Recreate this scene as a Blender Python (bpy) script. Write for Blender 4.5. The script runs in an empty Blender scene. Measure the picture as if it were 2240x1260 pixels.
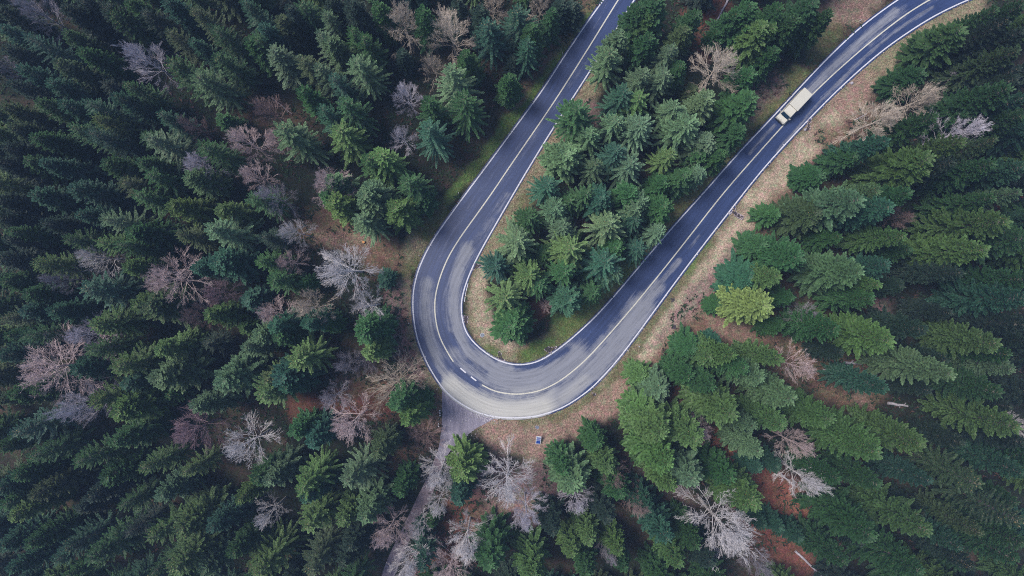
import bpy, math, random
import numpy as np
from mathutils import Vector, Matrix

# ---------------------------------------------------------------- camera, light, exposure
scene = bpy.context.scene
C = scene.collection
H = 136.0                    # camera height above the road, metres
S = 11.0                     # photograph pixels per metre at road level
cam_data = bpy.data.cameras.new('camera')
cam_data.sensor_width = 36.0
cam_data.lens = 18.0 / (1120.0 / S / H)
cam_data.clip_start = 1.0
cam_data.clip_end = 6000.0
cam = bpy.data.objects.new('camera', cam_data)
cam.location = (0, 0, H)
C.objects.link(cam)
scene.camera = cam

SUN_EL, SUN_AZ = 60.0, 160.0          # azimuth in the plan, counter-clockwise from +x: light from the left
world = bpy.data.worlds.new('World')
scene.world = world
world.use_nodes = True
wn = world.node_tree
wn.nodes.clear()
sky = wn.nodes.new('ShaderNodeTexSky')
sky.sky_type = 'NISHITA'
sky.sun_disc = False
sky.sun_elevation = math.radians(SUN_EL)
sky.sun_rotation = math.radians(90.0 - SUN_AZ)
sky.air_density = 1.0
sky.dust_density = 2.0
bg = wn.nodes.new('ShaderNodeBackground')
bg.inputs['Strength'].default_value = 0.07
wo = wn.nodes.new('ShaderNodeOutputWorld')
wn.links.new(sky.outputs[0], bg.inputs[0])
wn.links.new(bg.outputs[0], wo.inputs[0])

sun_data = bpy.data.lights.new('sun', 'SUN')
sun_data.energy = 1.5
sun_data.angle = math.radians(20)
sun_data.color = (1.0, 0.95, 0.88)
sun = bpy.data.objects.new('sun', sun_data)
az, el = math.radians(SUN_AZ), math.radians(SUN_EL)
d = Vector((math.cos(el)*math.cos(az), math.cos(el)*math.sin(az), math.sin(el)))
sun.rotation_euler = d.to_track_quat('Z', 'Y').to_euler()
sun.location = d * 200
C.objects.link(sun)

scene.view_settings.view_transform = 'Standard'
scene.view_settings.look = 'None'
scene.view_settings.exposure = 1.28
scene.view_settings.gamma = 1.0
scene.view_settings.use_curve_mapping = False
scene.render.engine = 'CYCLES'
scene.cycles.max_bounces = 6
scene.cycles.volume_bounces = 0
scene.cycles.filter_width = 1.0
scene.cycles.use_denoising = False
scene.cycles.transparent_max_bounces = 4

random.seed(11)
rng = np.random.default_rng(11)

def W(px, py, z=0.0):
    """a point of the place, from where it shows in the photograph, at height z"""
    k = (H - z) / H / S
    return ((px - 1120.0) * k, (630.0 - py) * k)

# ---------------------------------------------------------------- materials
def nodes(name):
    m = bpy.data.materials.new(name)
    m.use_nodes = True
    nt = m.node_tree
    return m, nt, nt.nodes['Principled BSDF']

def N(nt, kind, **kw):
    n = nt.nodes.new(kind)
    for k, v in kw.items():
        if k in n.inputs:
            n.inputs[k].default_value = v
        else:
            setattr(n, k, v)
    return n

def flat(name, col, rough=0.7, metal=0.0, var=0.12, scale=3.0, spec=0.3):
    m, nt, b = nodes(name)
    b.inputs['Roughness'].default_value = rough
    b.inputs['Metallic'].default_value = metal
    b.inputs['Specular IOR Level'].default_value = spec
    tc = N(nt, 'ShaderNodeTexCoord')
    no = N(nt, 'ShaderNodeTexNoise', Scale=scale, Detail=5.0)
    nt.links.new(tc.outputs['Object'], no.inputs['Vector'])
    r = N(nt, 'ShaderNodeMapRange')
    r.inputs['From Min'].default_value = 0.3
    r.inputs['From Max'].default_value = 0.7
    r.inputs['To Min'].default_value = 1 - var
    r.inputs['To Max'].default_value = 1 + var
    nt.links.new(no.outputs[0], r.inputs[0])
    mx = N(nt, 'ShaderNodeVectorMath', operation='SCALE')
    mx.inputs[0].default_value = col
    nt.links.new(r.outputs[0], mx.inputs['Scale'])
    nt.links.new(mx.outputs[0], b.inputs['Base Color'])
    return m

def foliage_material(name='needles'):
    """needle colour: the tree's own colour, new growth towards the shoot tips lighter, small clumps of variation"""
    m, nt, b = nodes(name)
    L = nt.links.new
    oi = N(nt, 'ShaderNodeObjectInfo')
    at = N(nt, 'ShaderNodeAttribute', attribute_name='tip')
    tc = N(nt, 'ShaderNodeTexCoord')
    no = N(nt, 'ShaderNodeTexNoise', Scale=0.9, Detail=3.0)
    L(tc.outputs['Object'], no.inputs['Vector'])
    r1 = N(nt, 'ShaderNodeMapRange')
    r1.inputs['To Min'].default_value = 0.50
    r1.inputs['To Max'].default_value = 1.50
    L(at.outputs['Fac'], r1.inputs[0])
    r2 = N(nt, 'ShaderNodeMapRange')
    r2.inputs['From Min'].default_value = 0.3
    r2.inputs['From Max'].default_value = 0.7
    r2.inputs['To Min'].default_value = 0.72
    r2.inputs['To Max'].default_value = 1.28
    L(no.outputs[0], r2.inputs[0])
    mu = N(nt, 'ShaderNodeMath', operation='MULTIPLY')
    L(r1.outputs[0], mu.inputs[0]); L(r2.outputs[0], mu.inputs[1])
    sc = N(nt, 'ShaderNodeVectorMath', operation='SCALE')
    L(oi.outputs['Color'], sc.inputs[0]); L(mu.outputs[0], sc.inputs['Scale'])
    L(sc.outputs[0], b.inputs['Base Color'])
    b.inputs['Roughness'].default_value = 0.6
    b.inputs['Specular IOR Level'].default_value = 0.35
    return m

def object_colour_material(name, rough=0.85, lo=0.75, hi=1.2, scale=1.5):
    m, nt, b = nodes(name)
    L = nt.links.new
    oi = N(nt, 'ShaderNodeObjectInfo')
    tc = N(nt, 'ShaderNodeTexCoord')
    no = N(nt, 'ShaderNodeTexNoise', Scale=scale, Detail=4.0)
    L(tc.outputs['Object'], no.inputs['Vector'])
    r2 = N(nt, 'ShaderNodeMapRange')
    r2.inputs['From Min'].default_value = 0.3
    r2.inputs['From Max'].default_value = 0.7
    r2.inputs['To Min'].default_value = lo
    r2.inputs['To Max'].default_value = hi
    L(no.outputs[0], r2.inputs[0])
    sc = N(nt, 'ShaderNodeVectorMath', operation='SCALE')
    L(oi.outputs['Color'], sc.inputs[0]); L(r2.outputs[0], sc.inputs['Scale'])
    L(sc.outputs[0], b.inputs['Base Color'])
    b.inputs['Roughness'].default_value = rough
    b.inputs['Specular IOR Level'].default_value = 0.2
    return m

def ground_material():
    m, nt, b = nodes('ground_cover')
    L = nt.links.new
    at = N(nt, 'ShaderNodeAttribute', attribute_name='col')
    geo = N(nt, 'ShaderNodeNewGeometry')
    n1 = N(nt, 'ShaderNodeTexNoise', Scale=2.6, Detail=6.0, Roughness=0.75)
    n2 = N(nt, 'ShaderNodeTexNoise', Scale=0.35, Detail=5.0, Roughness=0.6)
    n3 = N(nt, 'ShaderNodeTexVoronoi', Scale=3.2)
    for n in (n1, n2, n3):
        L(geo.outputs['Position'], n.inputs['Vector'])
    def rng_(src, a, b_, c, d_):
        r = N(nt, 'ShaderNodeMapRange')
        for k, v in (('From Min', a), ('From Max', b_), ('To Min', c), ('To Max', d_)):
            r.inputs[k].default_value = v
        L(src, r.inputs[0]); return r.outputs[0]
    a = rng_(n1.outputs[0], .33, .67, .50, 1.5)
    c = rng_(n2.outputs[0], .35, .65, .80, 1.2)
    e = rng_(n3.outputs['Distance'], 0, .6, 1.2, .75)
    m1 = N(nt, 'ShaderNodeMath', operation='MULTIPLY'); L(a, m1.inputs[0]); L(c, m1.inputs[1])
    m2 = N(nt, 'ShaderNodeMath', operation='MULTIPLY'); L(m1.outputs[0], m2.inputs[0]); L(e, m2.inputs[1])
    sc = N(nt, 'ShaderNodeVectorMath', operation='SCALE')
    L(at.outputs['Color'], sc.inputs[0]); L(m2.outputs[0], sc.inputs['Scale'])
    # hue wander between greenish and reddish litter
    n4 = N(nt, 'ShaderNodeTexNoise', Scale=0.9, Detail=5.0, Roughness=0.7)
    L(geo.outputs['Position'], n4.inputs['Vector'])
    ramp = N(nt, 'ShaderNodeValToRGB')
    ramp.color_ramp.elements[0].position = .38; ramp.color_ramp.elements[0].color = (.80, 1.12, .82, 1)
    ramp.color_ramp.elements[1].position = .62; ramp.color_ramp.elements[1].color = (1.18, .94, .98, 1)
    L(n4.outputs[0], ramp.inputs[0])
    vm = N(nt, 'ShaderNodeVectorMath', operation='MULTIPLY')
    L(sc.outputs[0], vm.inputs[0]); L(ramp.outputs[0], vm.inputs[1])
    L(vm.outputs[0], b.inputs['Base Color'])
    b.inputs['Roughness'].default_value = .95
    b.inputs['Specular IOR Level'].default_value = .1
    bp = N(nt, 'ShaderNodeBump', Strength=.7, Distance=.12)
    L(n1.outputs[0], bp.inputs['Height']); L(bp.outputs[0], b.inputs['Normal'])
    return m

def attr_colour_material(name, rough=.9):
    m, nt, b = nodes(name)
    at = N(nt, 'ShaderNodeAttribute', attribute_name='col')
    nt.links.new(at.outputs['Color'], b.inputs['Base Color'])
    b.inputs['Roughness'].default_value = rough
    b.inputs['Specular IOR Level'].default_value = .15
    return m

WET = (0.025, 0.041, 0.112)
DRY = (0.205, 0.214, 0.258)
def asphalt_material():
    m, nt, b = nodes('asphalt')
    L = nt.links.new
    at = N(nt, 'ShaderNodeAttribute', attribute_name='dry')
    cr = N(nt, 'ShaderNodeAttribute', attribute_name='pale')
    uv = N(nt, 'ShaderNodeAttribute', attribute_name='su')       # x along the road, y across it, metres
    geo = N(nt, 'ShaderNodeNewGeometry')
    sv = N(nt, 'ShaderNodeVectorMath', operation='MULTIPLY')
    sv.inputs[1].default_value = (0.10, 1.6, 0.0)
    L(uv.outputs['Vector'], sv.inputs[0])
    streak = N(nt, 'ShaderNodeTexNoise', Scale=1.3, Detail=6.0, Roughness=.65)
    L(sv.outputs[0], streak.inputs['Vector'])
    grain = N(nt, 'ShaderNodeTexNoise', Scale=9.0, Detail=3.0, Roughness=.8)
    blot = N(nt, 'ShaderNodeTexNoise', Scale=0.5, Detail=6.0, Roughness=.7)
    L(geo.outputs['Position'], grain.inputs['Vector']); L(geo.outputs['Position'], blot.inputs['Vector'])
    def mrange(src, a, b_, c, d_):
        r = N(nt, 'ShaderNodeMapRange')
        for k, v in (('From Min', a), ('From Max', b_), ('To Min', c), ('To Max', d_)):
            r.inputs[k].default_value = v
        L(src, r.inputs[0]); return r.outputs[0]
    def math_(op, a, b_):
        r = N(nt, 'ShaderNodeMath', operation=op)
        for i, x in enumerate((a, b_)):
            if isinstance(x, (int, float)): r.inputs[i].default_value = x
            else: L(x, r.inputs[i])
        return r.outputs[0]
    sv2 = N(nt, 'ShaderNodeVectorMath', operation='MULTIPLY'); sv2.inputs[1].default_value = (0.22, 5.5, 0.0)
    L(uv.outputs['Vector'], sv2.inputs[0])
    fine = N(nt, 'ShaderNodeTexNoise', Scale=1.0, Detail=5.0, Roughness=.7); L(sv2.outputs[0], fine.inputs['Vector'])
    st = math_('ADD', mrange(streak.outputs[0], .3, .7, -.26, .26), mrange(fine.outputs[0], .3, .7, -.22, .22))
    bl = mrange(blot.outputs[0], .3, .7, -.22, .22)
    gr = mrange(grain.outputs[0], .3, .7, -.16, .16)
    dsum = math_('ADD', at.outputs['Fac'], math_('MULTIPLY', math_('ADD', st, math_('ADD', bl, gr)), mrange(at.outputs['Fac'], .0, .4, .22, 1)))
    edge = mrange(dsum, .20, .86, 0, 1)
    # wet asphalt: streaked blue-black
    wetv = math_('MULTIPLY', mrange(streak.outputs[0], .3, .7, .75, 1.35), mrange(grain.outputs[0], .3, .7, .8, 1.25))
    wc = N(nt, 'ShaderNodeVectorMath', operation='SCALE'); wc.inputs[0].default_value = WET
    L(wetv, wc.inputs['Scale'])
    dryv = math_('MULTIPLY', mrange(streak.outputs[0], .3, .7, .80, 1.14), mrange(grain.outputs[0], .3, .7, .92, 1.08))
    dmix = N(nt, 'ShaderNodeMix', data_type='RGBA')
    dmix.inputs[6].default_value = (*DRY, 1); dmix.inputs[7].default_value = (.42, .415, .40, 1)
    L(cr.outputs['Fac'], dmix.inputs[0])
    dc = N(nt, 'ShaderNodeVectorMath', operation='SCALE'); L(dmix.outputs[2], dc.inputs[0]); L(dryv, dc.inputs['Scale'])
    mx = N(nt, 'ShaderNodeMix', data_type='RGBA')
    L(edge, mx.inputs[0]); L(wc.outputs[0], mx.inputs[6]); L(dc.outputs[0], mx.inputs[7])
    L(mx.outputs[2], b.inputs['Base Color'])
    L(mrange(edge, 0, 1, .38, .85), b.inputs['Roughness'])
    b.inputs['Specular IOR Level'].default_value = .4
    bp = N(nt, 'ShaderNodeBump', Strength=.25, Distance=.02)
    L(grain.outputs[0], bp.inputs['Height']); L(bp.outputs[0], b.inputs['Normal'])
    return m

def marking_material(name, col):
    m, nt, b = nodes(name)
    L = nt.links.new
    geo = N(nt, 'ShaderNodeNewGeometry')
    n1 = N(nt, 'ShaderNodeTexNoise', Scale=5.0, Detail=6.0, Roughness=.75)
    L(geo.outputs['Position'], n1.inputs['Vector'])
    ramp = N(nt, 'ShaderNodeValToRGB')
    ramp.color_ramp.elements[0].position = .30; ramp.color_ramp.elements[0].color = (col[0]*.45, col[1]*.45, col[2]*.55, 1)
    ramp.color_ramp.elements[1].position = .50; ramp.color_ramp.elements[1].color = (*col, 1)
    L(n1.outputs[0], ramp.inputs[0]); L(ramp.outputs[0], b.inputs['Base Color'])
    b.inputs['Roughness'].default_value = .7
    return m

M_needles = foliage_material()
M_bark = flat('conifer_bark', (.16, .13, .125), .9, var=.35, scale=4)
M_limb = flat('conifer_limb', (.17, .16, .12), .9, var=.3)
M_cone = flat('fir_cone', (.34, .24, .11), .8, var=.3)
M_bare = object_colour_material('bare_bark')
M_ground = ground_material()
M_tuft = attr_colour_material('grass_blades')
M_asphalt = asphalt_material()
M_white = marking_material('white_road_paint', (.60, .60, .66))
M_cream = marking_material('cream_road_paint', (.56, .54, .46))
M_gravel = flat('track_gravel', (.24, .22, .27), .95, var=.3, scale=1.2, spec=.1)
M_stone = flat('kerb_stone', (.32, .27, .30), .9, var=.4, scale=2.0)
M_soil = flat('wet_soil', (.045, .036, .045), .8, var=.4, scale=2.0)
M_log = flat('weathered_log', (.36, .33, .37), .9, var=.3, scale=2.0)
M_cut = flat('fresh_cut_wood', (.55, .27, .10), .8, var=.2, scale=6)

# ---------------------------------------------------------------- mesh helpers
def mesh_from(name, V, F, mats, mat_idx=None, attrs=None, smooth=False):
    """V (n,3), F list of equal-length face arrays or list of tuples"""
    me = bpy.data.meshes.new(name)
    V = np.asarray(V, dtype=np.float32)
    if isinstance(F, np.ndarray):
        k = F.shape[1]; nf = F.shape[0]
        me.vertices.add(len(V)); me.vertices.foreach_set('co', V.ravel())
        me.loops.add(nf*k); me.loops.foreach_set('vertex_index', F.astype(np.int32).ravel())
        me.polygons.add(nf)
        me.polygons.foreach_set('loop_start', np.arange(0, nf*k, k, dtype=np.int32))
        me.polygons.foreach_set('loop_total', np.full(nf, k, dtype=np.int32))
        me.update(calc_edges=True)
    else:
        me.from_pydata(V.tolist(), [], F)
        me.update()
    for m in mats:
        me.materials.append(m)
    if attrs:
        for an, (typ, arr) in attrs.items():
            a = me.attributes.new(an, typ, 'POINT')
            if typ == 'FLOAT':
                a.data.foreach_set('value', np.asarray(arr, np.float32).ravel())
            elif typ == 'FLOAT_VECTOR':
                a.data.foreach_set('vector', np.asarray(arr, np.float32).ravel())
            elif typ == 'FLOAT_COLOR':
                a.data.foreach_set('color', np.asarray(arr, np.float32).ravel())
    if smooth:
        me.polygons.foreach_set('use_smooth', np.ones(len(me.polygons), dtype=bool))
    return me

def add(name, me, parent=None, **props):
    o = bpy.data.objects.new(name, me)
    C.objects.link(o)
    if parent is not None:
        o.parent = parent
    for k, v in props.items():
        o[k] = v
    return o

def thing(name, label, cat, loc=(0, 0, 0), rz=0.0, group=None, scale=(1, 1, 1)):
    o = bpy.data.objects.new(name, None)
    o.empty_display_size = .5
    C.objects.link(o)
    o.location = loc; o.rotation_euler = (0, 0, rz); o.scale = scale
    o['label'] = label; o['category'] = cat
    if group: o['group'] = group
    return o

class MB:
    """collects boxes, tubes and loose faces into one mesh"""
    def __init__(s): s.v = []; s.f = []
    def box(s, c, size, rz=0.0, top=(1, 1), rx=0.0):
        R = Matrix.Rotation(rz, 3, 'Z') @ Matrix.Rotation(rx, 3, 'X')
        b = len(s.v)
        for z in (-.5, .5):
            tx, ty = (top if z > 0 else (1, 1))
            for x, y in ((-.5, -.5), (.5, -.5), (.5, .5), (-.5, .5)):
                s.v.append(tuple(Vector(c) + R @ Vector((x*size[0]*tx, y*size[1]*ty, z*size[2]))))
        s.f += [(b, b+3, b+2, b+1), (b+4, b+5, b+6, b+7)] + [(b+i, b+(i+1) % 4, b+4+(i+1) % 4, b+4+i) for i in range(4)]
        return s
    def tube(s, pts, rad, n=6, caps=True):
        rings = []
        for i, p in enumerate(pts):
            p = Vector(p)
            q0 = Vector(pts[max(0, i-1)]); q1 = Vector(pts[min(len(pts)-1, i+1)])
            t = (q1 - q0).normalized()
            u = t.orthogonal().normalized(); w = t.cross(u)
            r = rad[i] if hasattr(rad, '__len__') else rad
            ring = []
            for k in range(n):
                a = 2*math.pi*k/n
                s.v.append(tuple(p + (u*math.cos(a) + w*math.sin(a))*r)); ring.append(len(s.v)-1)
            rings.append(ring)
        for a, b in zip(rings, rings[1:]):
            for k in range(n):
                s.f.append((a[k], a[(k+1) % n], b[(k+1) % n], b[k]))
        if caps:
            s.f.append(tuple(reversed(rings[0]))); s.f.append(tuple(rings[-1]))
        return s
    def prism(s, outline, z0, z1):
        b = len(s.v); n = len(outline)
        for z in (z0, z1):
            s.v += [(x, y, z) for x, y in outline]
        s.f.append(tuple(range(b+n-1, b-1, -1))); s.f.append(tuple(range(b+n, b+2*n)))
        s.f += [(b+i, b+(i+1) % n, b+n+(i+1) % n, b+n+i) for i in range(n)]
        return s
    def build(s, name, mat, parent=None, bevel=0.0, smooth=False, **props):
        me = mesh_from(name, s.v, s.f, [mat], smooth=smooth)
        o = add(name, me, parent, **props)
        if bevel:
            m = o.modifiers.new('bevel', 'BEVEL'); m.width = bevel; m.segments = 2; m.limit_method = 'ANGLE'
        return o

# ---------------------------------------------------------------- the line of the road
OUT = [(1372,-75),(1345,-37),(1320,0),(1286,47),(1230,130),(1187,197),(1120,288),(1070,356),(1022,420),(977,482),(943,532),(918,583),(906,627),(903,665),(906,705),(914,745),(930,785),(946,815),(968,848),(995,874),(1033,897),(1064,908),(1095,913),(1129,914),(1167,911),(1200,903),(1235,889),(1267,869),(1300,843),(1353,785),(1407,713),(1453,650),(1507,577),(1567,499),(1627,422),(1680,357),(1763,267),(1847,183),(1920,119),(1980,75),(2047,33),(2117,0),(2180,-24),(2260,-46)]
INN = [(1433,-75),(1410,-37),(1387,0),(1353,56),(1283,167),(1243,229),(1187,317),(1130,412),(1090,481),(1060,533),(1034,583),(1016,630),(1009,665),(1011,697),(1020,727),(1042,755),(1076,781),(1107,794),(1133,798),(1162,795),(1190,784),(1229,758),(1267,726),(1313,682),(1370,617),(1420,557),(1485,482),(1541,420),(1620,330),(1680,267),(1763,177),(1820,118),(1880,62),(1960,2),(2040,-45),(2130,-84),(2210,-108)]
MID = [(1402,-75),(1377,-37),(1352,0),(1307,73),(1257,153),(1200,241),(1120,357),(1077,421),(1040,473),(1003,525),(977,570),(959,618),(951,660),(953,700),(962,737),(977,767),(993,793),(1013,811),(1036,829),(1055,842),(1081,855),(1110,861),(1138,862),(1171,857),(1197,848),(1229,830),(1267,800),(1307,760),(1383,673),(1453,587),(1520,502),(1586,418),(1680,311),(1773,210),(1867,123),(1960,47),(2027,3),(2090,-28),(2150,-55),(2235,-77)]

def smooth_line(P, step=8.0):
    """Catmull-Rom through the points, then even spacing (pixels)"""
    P = np.array(P, float)
    Q = np.vstack([2*P[0]-P[1], P, 2*P[-1]-P[-2]])
    out = []
    for i in range(1, len(Q)-2):
        t = np.linspace(0, 1, 14, endpoint=False)[:, None]
        p0, p1, p2, p3 = Q[i-1], Q[i], Q[i+1], Q[i+2]
        out.append(.5*((2*p1) + (-p0+p2)*t + (2*p0-5*p1+4*p2-p3)*t**2 + (-p0+3*p1-3*p2+p3)*t**3))
    out.append(P[-1:])
    A = np.vstack(out)
    for _ in range(30):
        A[1:-1] = .25*A[:-2] + .5*A[1:-1] + .25*A[2:]
    s = np.r_[0, np.cumsum(np.hypot(*np.diff(A, axis=0).T))]
    n = max(2, int(s[-1]/step))
    t = np.linspace(0, s[-1], n)
    return np.c_[np.interp(t, s, A[:, 0]), np.interp(t, s, A[:, 1])]

def to_w(A):
    A = np.asarray(A, float)
    return np.c_[(A[:, 0]-1120)/S, (630-A[:, 1])/S]

out_l, inn_l, mid_l = (to_w(smooth_line(p)) for p in (OUT, INN, MID))

def normals(A):
    T = np.gradient(A, axis=0); T /= np.linalg.norm(T, axis=1)[:, None]
    return np.c_[-T[:, 1], T[:, 0]]

def offset_strip(A, a, b, z):
    """strip between offsets a and b of polyline A"""
    Nn = normals(A)
    L_, R_ = A + Nn*a, A + Nn*b
    n = len(A)
    V = np.zeros((2*n, 3)); V[0::2, :2] = L_; V[1::2, :2] = R_; V[:, 2] = z
    F = np.array([(2*i, 2*i+1, 2*i+3, 2*i+2) for i in range(n-1)])
    return V, F

def dist_to(P, line):
    """distance of points P (n,2) to a polyline, with the index of the nearest segment"""
    best = np.full(len(P), 1e9); idx = np.zeros(len(P), int)
    for i in range(len(line)-1):
        a, b = line[i], line[i+1]
        ab = b-a; t = np.clip(((P-a) @ ab)/(ab @ ab + 1e-12), 0, 1)
        dd = np.hypot(*(P - (a + t[:, None]*ab)).T)
        m = dd < best
        best[m] = dd[m]; idx[m] = i
    return best, idx

def in_poly(P, poly):
    inside = np.zeros(len(P), bool)
    n = len(poly); j = n-1
    for i in range(n):
        xi, yi = poly[i]; xj, yj = poly[j]
        c = ((yi > P[:, 1]) != (yj > P[:, 1])) & (P[:, 0] < (xj-xi)*(P[:, 1]-yi)/(yj-yi+1e-12)+xi)
        inside ^= c; j = i
    return inside

road_poly = np.vstack([out_l, inn_l[::-1]])
track_px = [(967,850),(967,900),(966,935),(962,966),(958,985),(952,1002),(972,1006),(986,985),(1003,966),(1040,938),(1084,914),(1060,903),(1010,878),(985,862)]
path_px = [(955,992),(944,1020),(930,1050),(914,1085),(893,1130),(868,1180),(850,1220),(834,1262),(818,1305),(806,1345),(836,1345),(850,1300),(866,1258),(880,1215),(898,1176),(916,1140),(934,1100),(950,1065),(962,1035),(978,1003)]
track_poly = to_w(track_px)
path_poly = to_w(smooth_line([(p[0]+random.uniform(-2.5, 2.5), p[1]) for p in path_px], 5))

# value noise on the plane, numpy
_g = np.random.default_rng(5).random((256, 256))
def vnoise(x, y):
    xi = np.floor(x).astype(int); yi = np.floor(y).astype(int)
    fx = x-xi; fy = y-yi
    fx = fx*fx*(3-2*fx); fy = fy*fy*(3-2*fy)
    a = _g[xi % 256, yi % 256]; b = _g[(xi+1) % 256, yi % 256]
    c = _g[xi % 256, (yi+1) % 256]; e = _g[(xi+1) % 256, (yi+1) % 256]
    return (a*(1-fx)+b*fx)*(1-fy)+(c*(1-fx)+e*fx)*fy
def fbm(x, y, s, o=4):
    v = 0; amp = 1; tot = 0
    for k in range(o):
        v = v + amp*vnoise(x*s+17*k, y*s+31*k); tot += amp; amp *= .5; s *= 2.1
    return v/tot
# ---------------------------------------------------------------- ground
STRAW = (.255, .215, .160); PINK = (.315, .215, .195); GREEN = (.11, .165, .055); RUST = (.165, .072, .058)
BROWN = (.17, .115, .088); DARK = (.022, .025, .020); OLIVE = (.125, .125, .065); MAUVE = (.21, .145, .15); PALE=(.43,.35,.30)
# strokes of ground cover: points in photograph pixels, half width in pixels, colour, strength
STROKES = [
 # right-hand verge, from the bend up past the van
 ([(1075,935),(1130,938),(1200,925),(1270,895),(1330,850),(1400,770),(1460,690),(1520,605),(1590,510),(1660,425),(1740,330),(1830,235),(1900,165),(1970,110),(2060,55),(2130,15)], 30, STRAW, 1.0),
 ([(1100,960),(1160,985),(1200,950),(1270,915),(1340,880),(1410,810),(1470,735),(1525,650),(1580,570),(1640,480),(1710,390),(1790,300),(1850,230),(1890,185)], 30, PINK, .95),
 ([(1390,800),(1440,745),(1500,650),(1540,600),(1600,520),(1660,440),(1740,350),(1820,270)], 22, PALE, .9),
 ([(1100,925),(1180,925),(1260,890),(1320,850),(1380,780),(1440,690),(1500,610),(1560,530)], 9, OLIVE, .7),
 ([(1430,760),(1480,700),(1540,630),(1590,570)], 12, MAUVE, .5),
 ([(1440,800),(1500,740),(1560,690),(1620,600)], 28, BROWN, .85),
 ([(1480,700),(1560,610),(1640,520)], 22, MAUVE, .6),
 ([(1520,750),(1600,720),(1680,750),(1740,800)], 45, BROWN, .9),
 ([(1560,700),(1620,740)], 22, PINK, .6),
 ([(1800,300),(1850,300),(1900,260)], 26, BROWN, .8),
 ([(1500,590),(1540,540)], 9, GREEN, .8),
 # inside of the hairpin
 ([(1385,40),(1330,130),(1270,220),(1210,310),(1150,410),(1110,480),(1075,560),(1045,620),(1040,690),(1060,745),(1110,775),(1180,770),(1240,730)], 24, STRAW, 1.0),
 ([(1060,590),(1040,660),(1070,720),(1110,755)], 17, PALE, .7),
 ([(1150,780),(1200,760),(1260,700),(1330,630),(1400,555),(1470,470),(1540,390),(1610,300),(1680,230),(1750,160)], 20, OLIVE, 1.25),
 ([(1160,775),(1200,750)], 14, GREEN, .9),
 ([(1060,765),(1085,770)], 12, GREEN, .7),
 ([(1230,720),(1300,640),(1370,580)], 26, GREEN, .6),
 ([(1130,480),(1150,430)], 16, OLIVE, .6),
 ([(1230,235),(1290,230),(1300,270)], 18, MAUVE, .7),
 ([(1170,680),(1150,700)], 24, RUST, .6),
 ([(1260,470),(1300,470)], 20, BROWN, .6),
 # left-hand verge
 ([(1300,20),(1250,90),(1190,170),(1130,250),(1070,330),(1020,390),(975,440)], 13, GREEN, .85),
 ([(1300,-10),(1235,70),(1180,140),(1120,220)], 16, BROWN, .7),
 ([(960,460),(930,520),(905,560)], 26, OLIVE, .9),
 ([(905,540),(880,570),(880,620),(885,680),(895,740),(915,790),(945,840)], 22, STRAW, .95),
 ([(860,600),(868,680),(880,760),(905,820)], 22, MAUVE, .9),
 ([(885,700),(895,780)], 12, RUST, .5),
 ([(955,850),(957,880)], 14, OLIVE, .9),
 ([(860,600),(895,585)], 18, OLIVE, .8),
 # openings in the forest
 ([(690,500),(740,500),(800,520),(840,560)], 42, BROWN, 1.0),
 ([(700,520),(760,530),(810,520)], 18, PINK, .55),
 ([(860,860),(900,870),(940,880)], 34, BROWN, .9),
 ([(670,900),(720,900),(790,880),(860,880)], 36, RUST, .8),
 ([(760,840),(820,830)], 30, BROWN, .7),
 ([(1080,940),(1140,960),(1180,990)], 30, PINK, .9),
 ([(1060,1050),(1110,1080),(1180,1060)], 50, MAUVE, .9),
 ([(1010,1120),(970,1190),(940,1250)], 45, RUST, .75),
 ([(1060,1150),(1130,1120)], 40, PINK, .5),
 ([(1440,850),(1520,880),(1560,960)], 22, RUST, .7),
 ([(1560,960),(1620,1010),(1680,1060),(1730,1100)], 46, RUST, 1.3),
 ([(1640,1100),(1680,1160),(1740,1230)], 40, RUST, 1.0),
 ([(1780,780),(1830,830),(1880,850)], 55, BROWN, .9),
 ([(1880,850),(1890,880)], 16, PINK, .7),
 ([(1910,630),(1920,680),(1910,710)], 26, MAUVE, .8),
 ([(1520,40),(1560,20),(1600,80),(1540,100)], 34, RUST, .8),
 ([(1830,30),(1880,20),(1900,-10)], 30, PINK, .7),
 ([(1780,110),(1830,70)], 20, OLIVE, .6),
 ([(2190,470),(2240,440)], 26, RUST, .9),
 ([(1400,1000),(1450,1060),(1480,1100)], 30, MAUVE, .5),
 ([(540,240),(620,260),(660,300)], 36, BROWN, .45),
 ([(880,1000),(940,960),(960,900)], 24, BROWN, .8),
 ([(1660,210),(1620,260),(1700,180)], 20, MAUVE, .7),
 ([(1660,560),(1680,490),(1700,440)], 24, BROWN, .6),
]
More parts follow.
